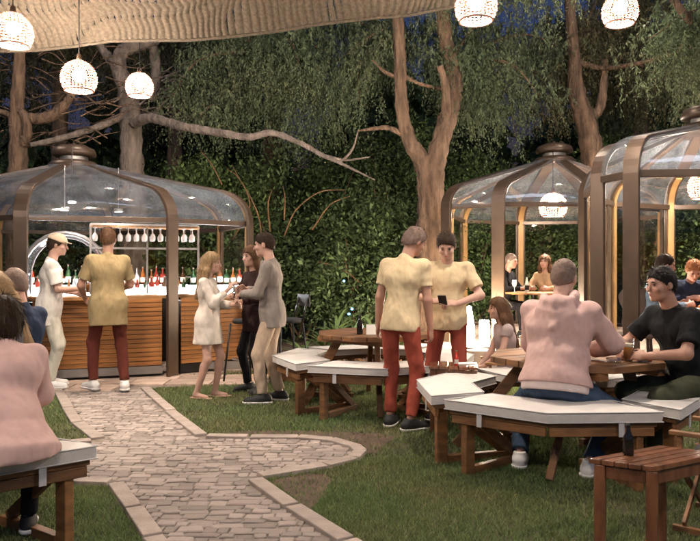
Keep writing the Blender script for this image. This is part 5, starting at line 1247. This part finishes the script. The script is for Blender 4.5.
# guests in the nearer pavilion
person('man in a light blue shirt bending over the table in the nearer pavilion', (3.50, 8.25, .21), (.92, -.1), 1.78, 'ruddy', 1.0, 1.05, sit=.46, lean=14, head=(0, 10, 0), rw=(.15, .42, .80), lw=(-.15, .42, .80), shirt=dict(m=cloth('light_blue_cotton', (.20, .27, .34)), loose=.012, sleeve=1.7), trousers=(MATS['blue_denim'], 1, .03), shoes=(blk_shoe, 'sneaker', blk_shoe), hair=(hb, 'short'), la=(-.12, .40, .085), ra=(.12, .40, .085), res=.01)
person('ginger-haired guest in a navy jacket looking down at food', (4.22, 8.78, .21), (-.2, -.97), 1.74, 'ruddy', .98, 1.0, sit=.48, lean=22, head=(0, 38, 0), rw=(.09, .46, .86), lw=(-.09, .46, .86), rel=(1, -.2, -.6), lel=(-1, -.2, -.6), shirt=dict(m=cloth('navy_jacket', (.022, .028, .05)), name='jacket', loose=.014, sleeve=1.93, lapel=1), trousers=(MATS['blue_denim'], 1, .03), shoes=(blk_shoe, 'sneaker', blk_shoe), hair=(hgi, 'short'), la=(-.12, .40, .085), ra=(.12, .40, .085), res=.01)
# left table guests
person('dark-haired person in a long pink coat sitting with their back turned', (-1.64, 3.36, 0), (-.5, .86), 1.42, 'light', .98, 1.1, sit=.52, lean=18, head=(12, 16, 0), rw=(.16, .40, .82), lw=(-.16, .42, .82), res=.0075,
    shirt=dict(m=mat('pale_pink_wool', (.50, .335, .31), .95, .06, 20, .5, 6, spec=.15, bdist=.06, bdet=2.2, stretch=(1.3, 1.3, .8)), name='coat', loose=.04, hem=-.10, sleeve=1.9, wide=1.3, skirt=.24, flathem=.525, fold=.010, ffreq=18), trousers=(MATS['black_jeans'], 1, .03), shoes=(blk_shoe, 'sneaker'), hair=(hb, 'thick'), rel=(.15, -.4, -.9), la=(-.12, .34, .088), ra=(.12, .34, .088))
person('blonde woman in a patterned top at the table of the pink coat', (-2.27, 4.78, 0), (-.9, -.2), 1.66, 'light', .9, 1.0, sit=.52, lean=10, head=(10, 14, 0), rw=(.14, .40, .84), lw=(-.14, .40, .84), shirt=dict(m=mat('speckled_grey', (.12, .12, .13), .9, .6, 60, sheen=.2), loose=.012, sleeve=1.9, bust=1), trousers=(MATS['blue_denim'], 1, .03), shoes=(wht_shoe, 'sneaker'), hair=(hbl, 'long', .24), la=(-.12, .36, .088), ra=(.12, .36, .088))
person('short-haired man in a navy shirt leaning forward at the table of the pink coat', (-2.46, 5.3, 0), (-.9, .35), 1.74, 'ruddy', 1.0, 1.0, sit=.50, lean=5, head=(0, 10, 0), rw=(.14, .42, .82), lw=(-.14, .42, .82), shirt=dict(m=cloth('navy_cotton', (.018, .026, .05)), loose=.012, sleeve=1.8), trousers=(MATS['black_jeans'], 1, .03), shoes=(blk_shoe, 'sneaker'), hair=(hgr, 'buzz'), la=(-.12, .36, .088), ra=(.12, .36, .088))
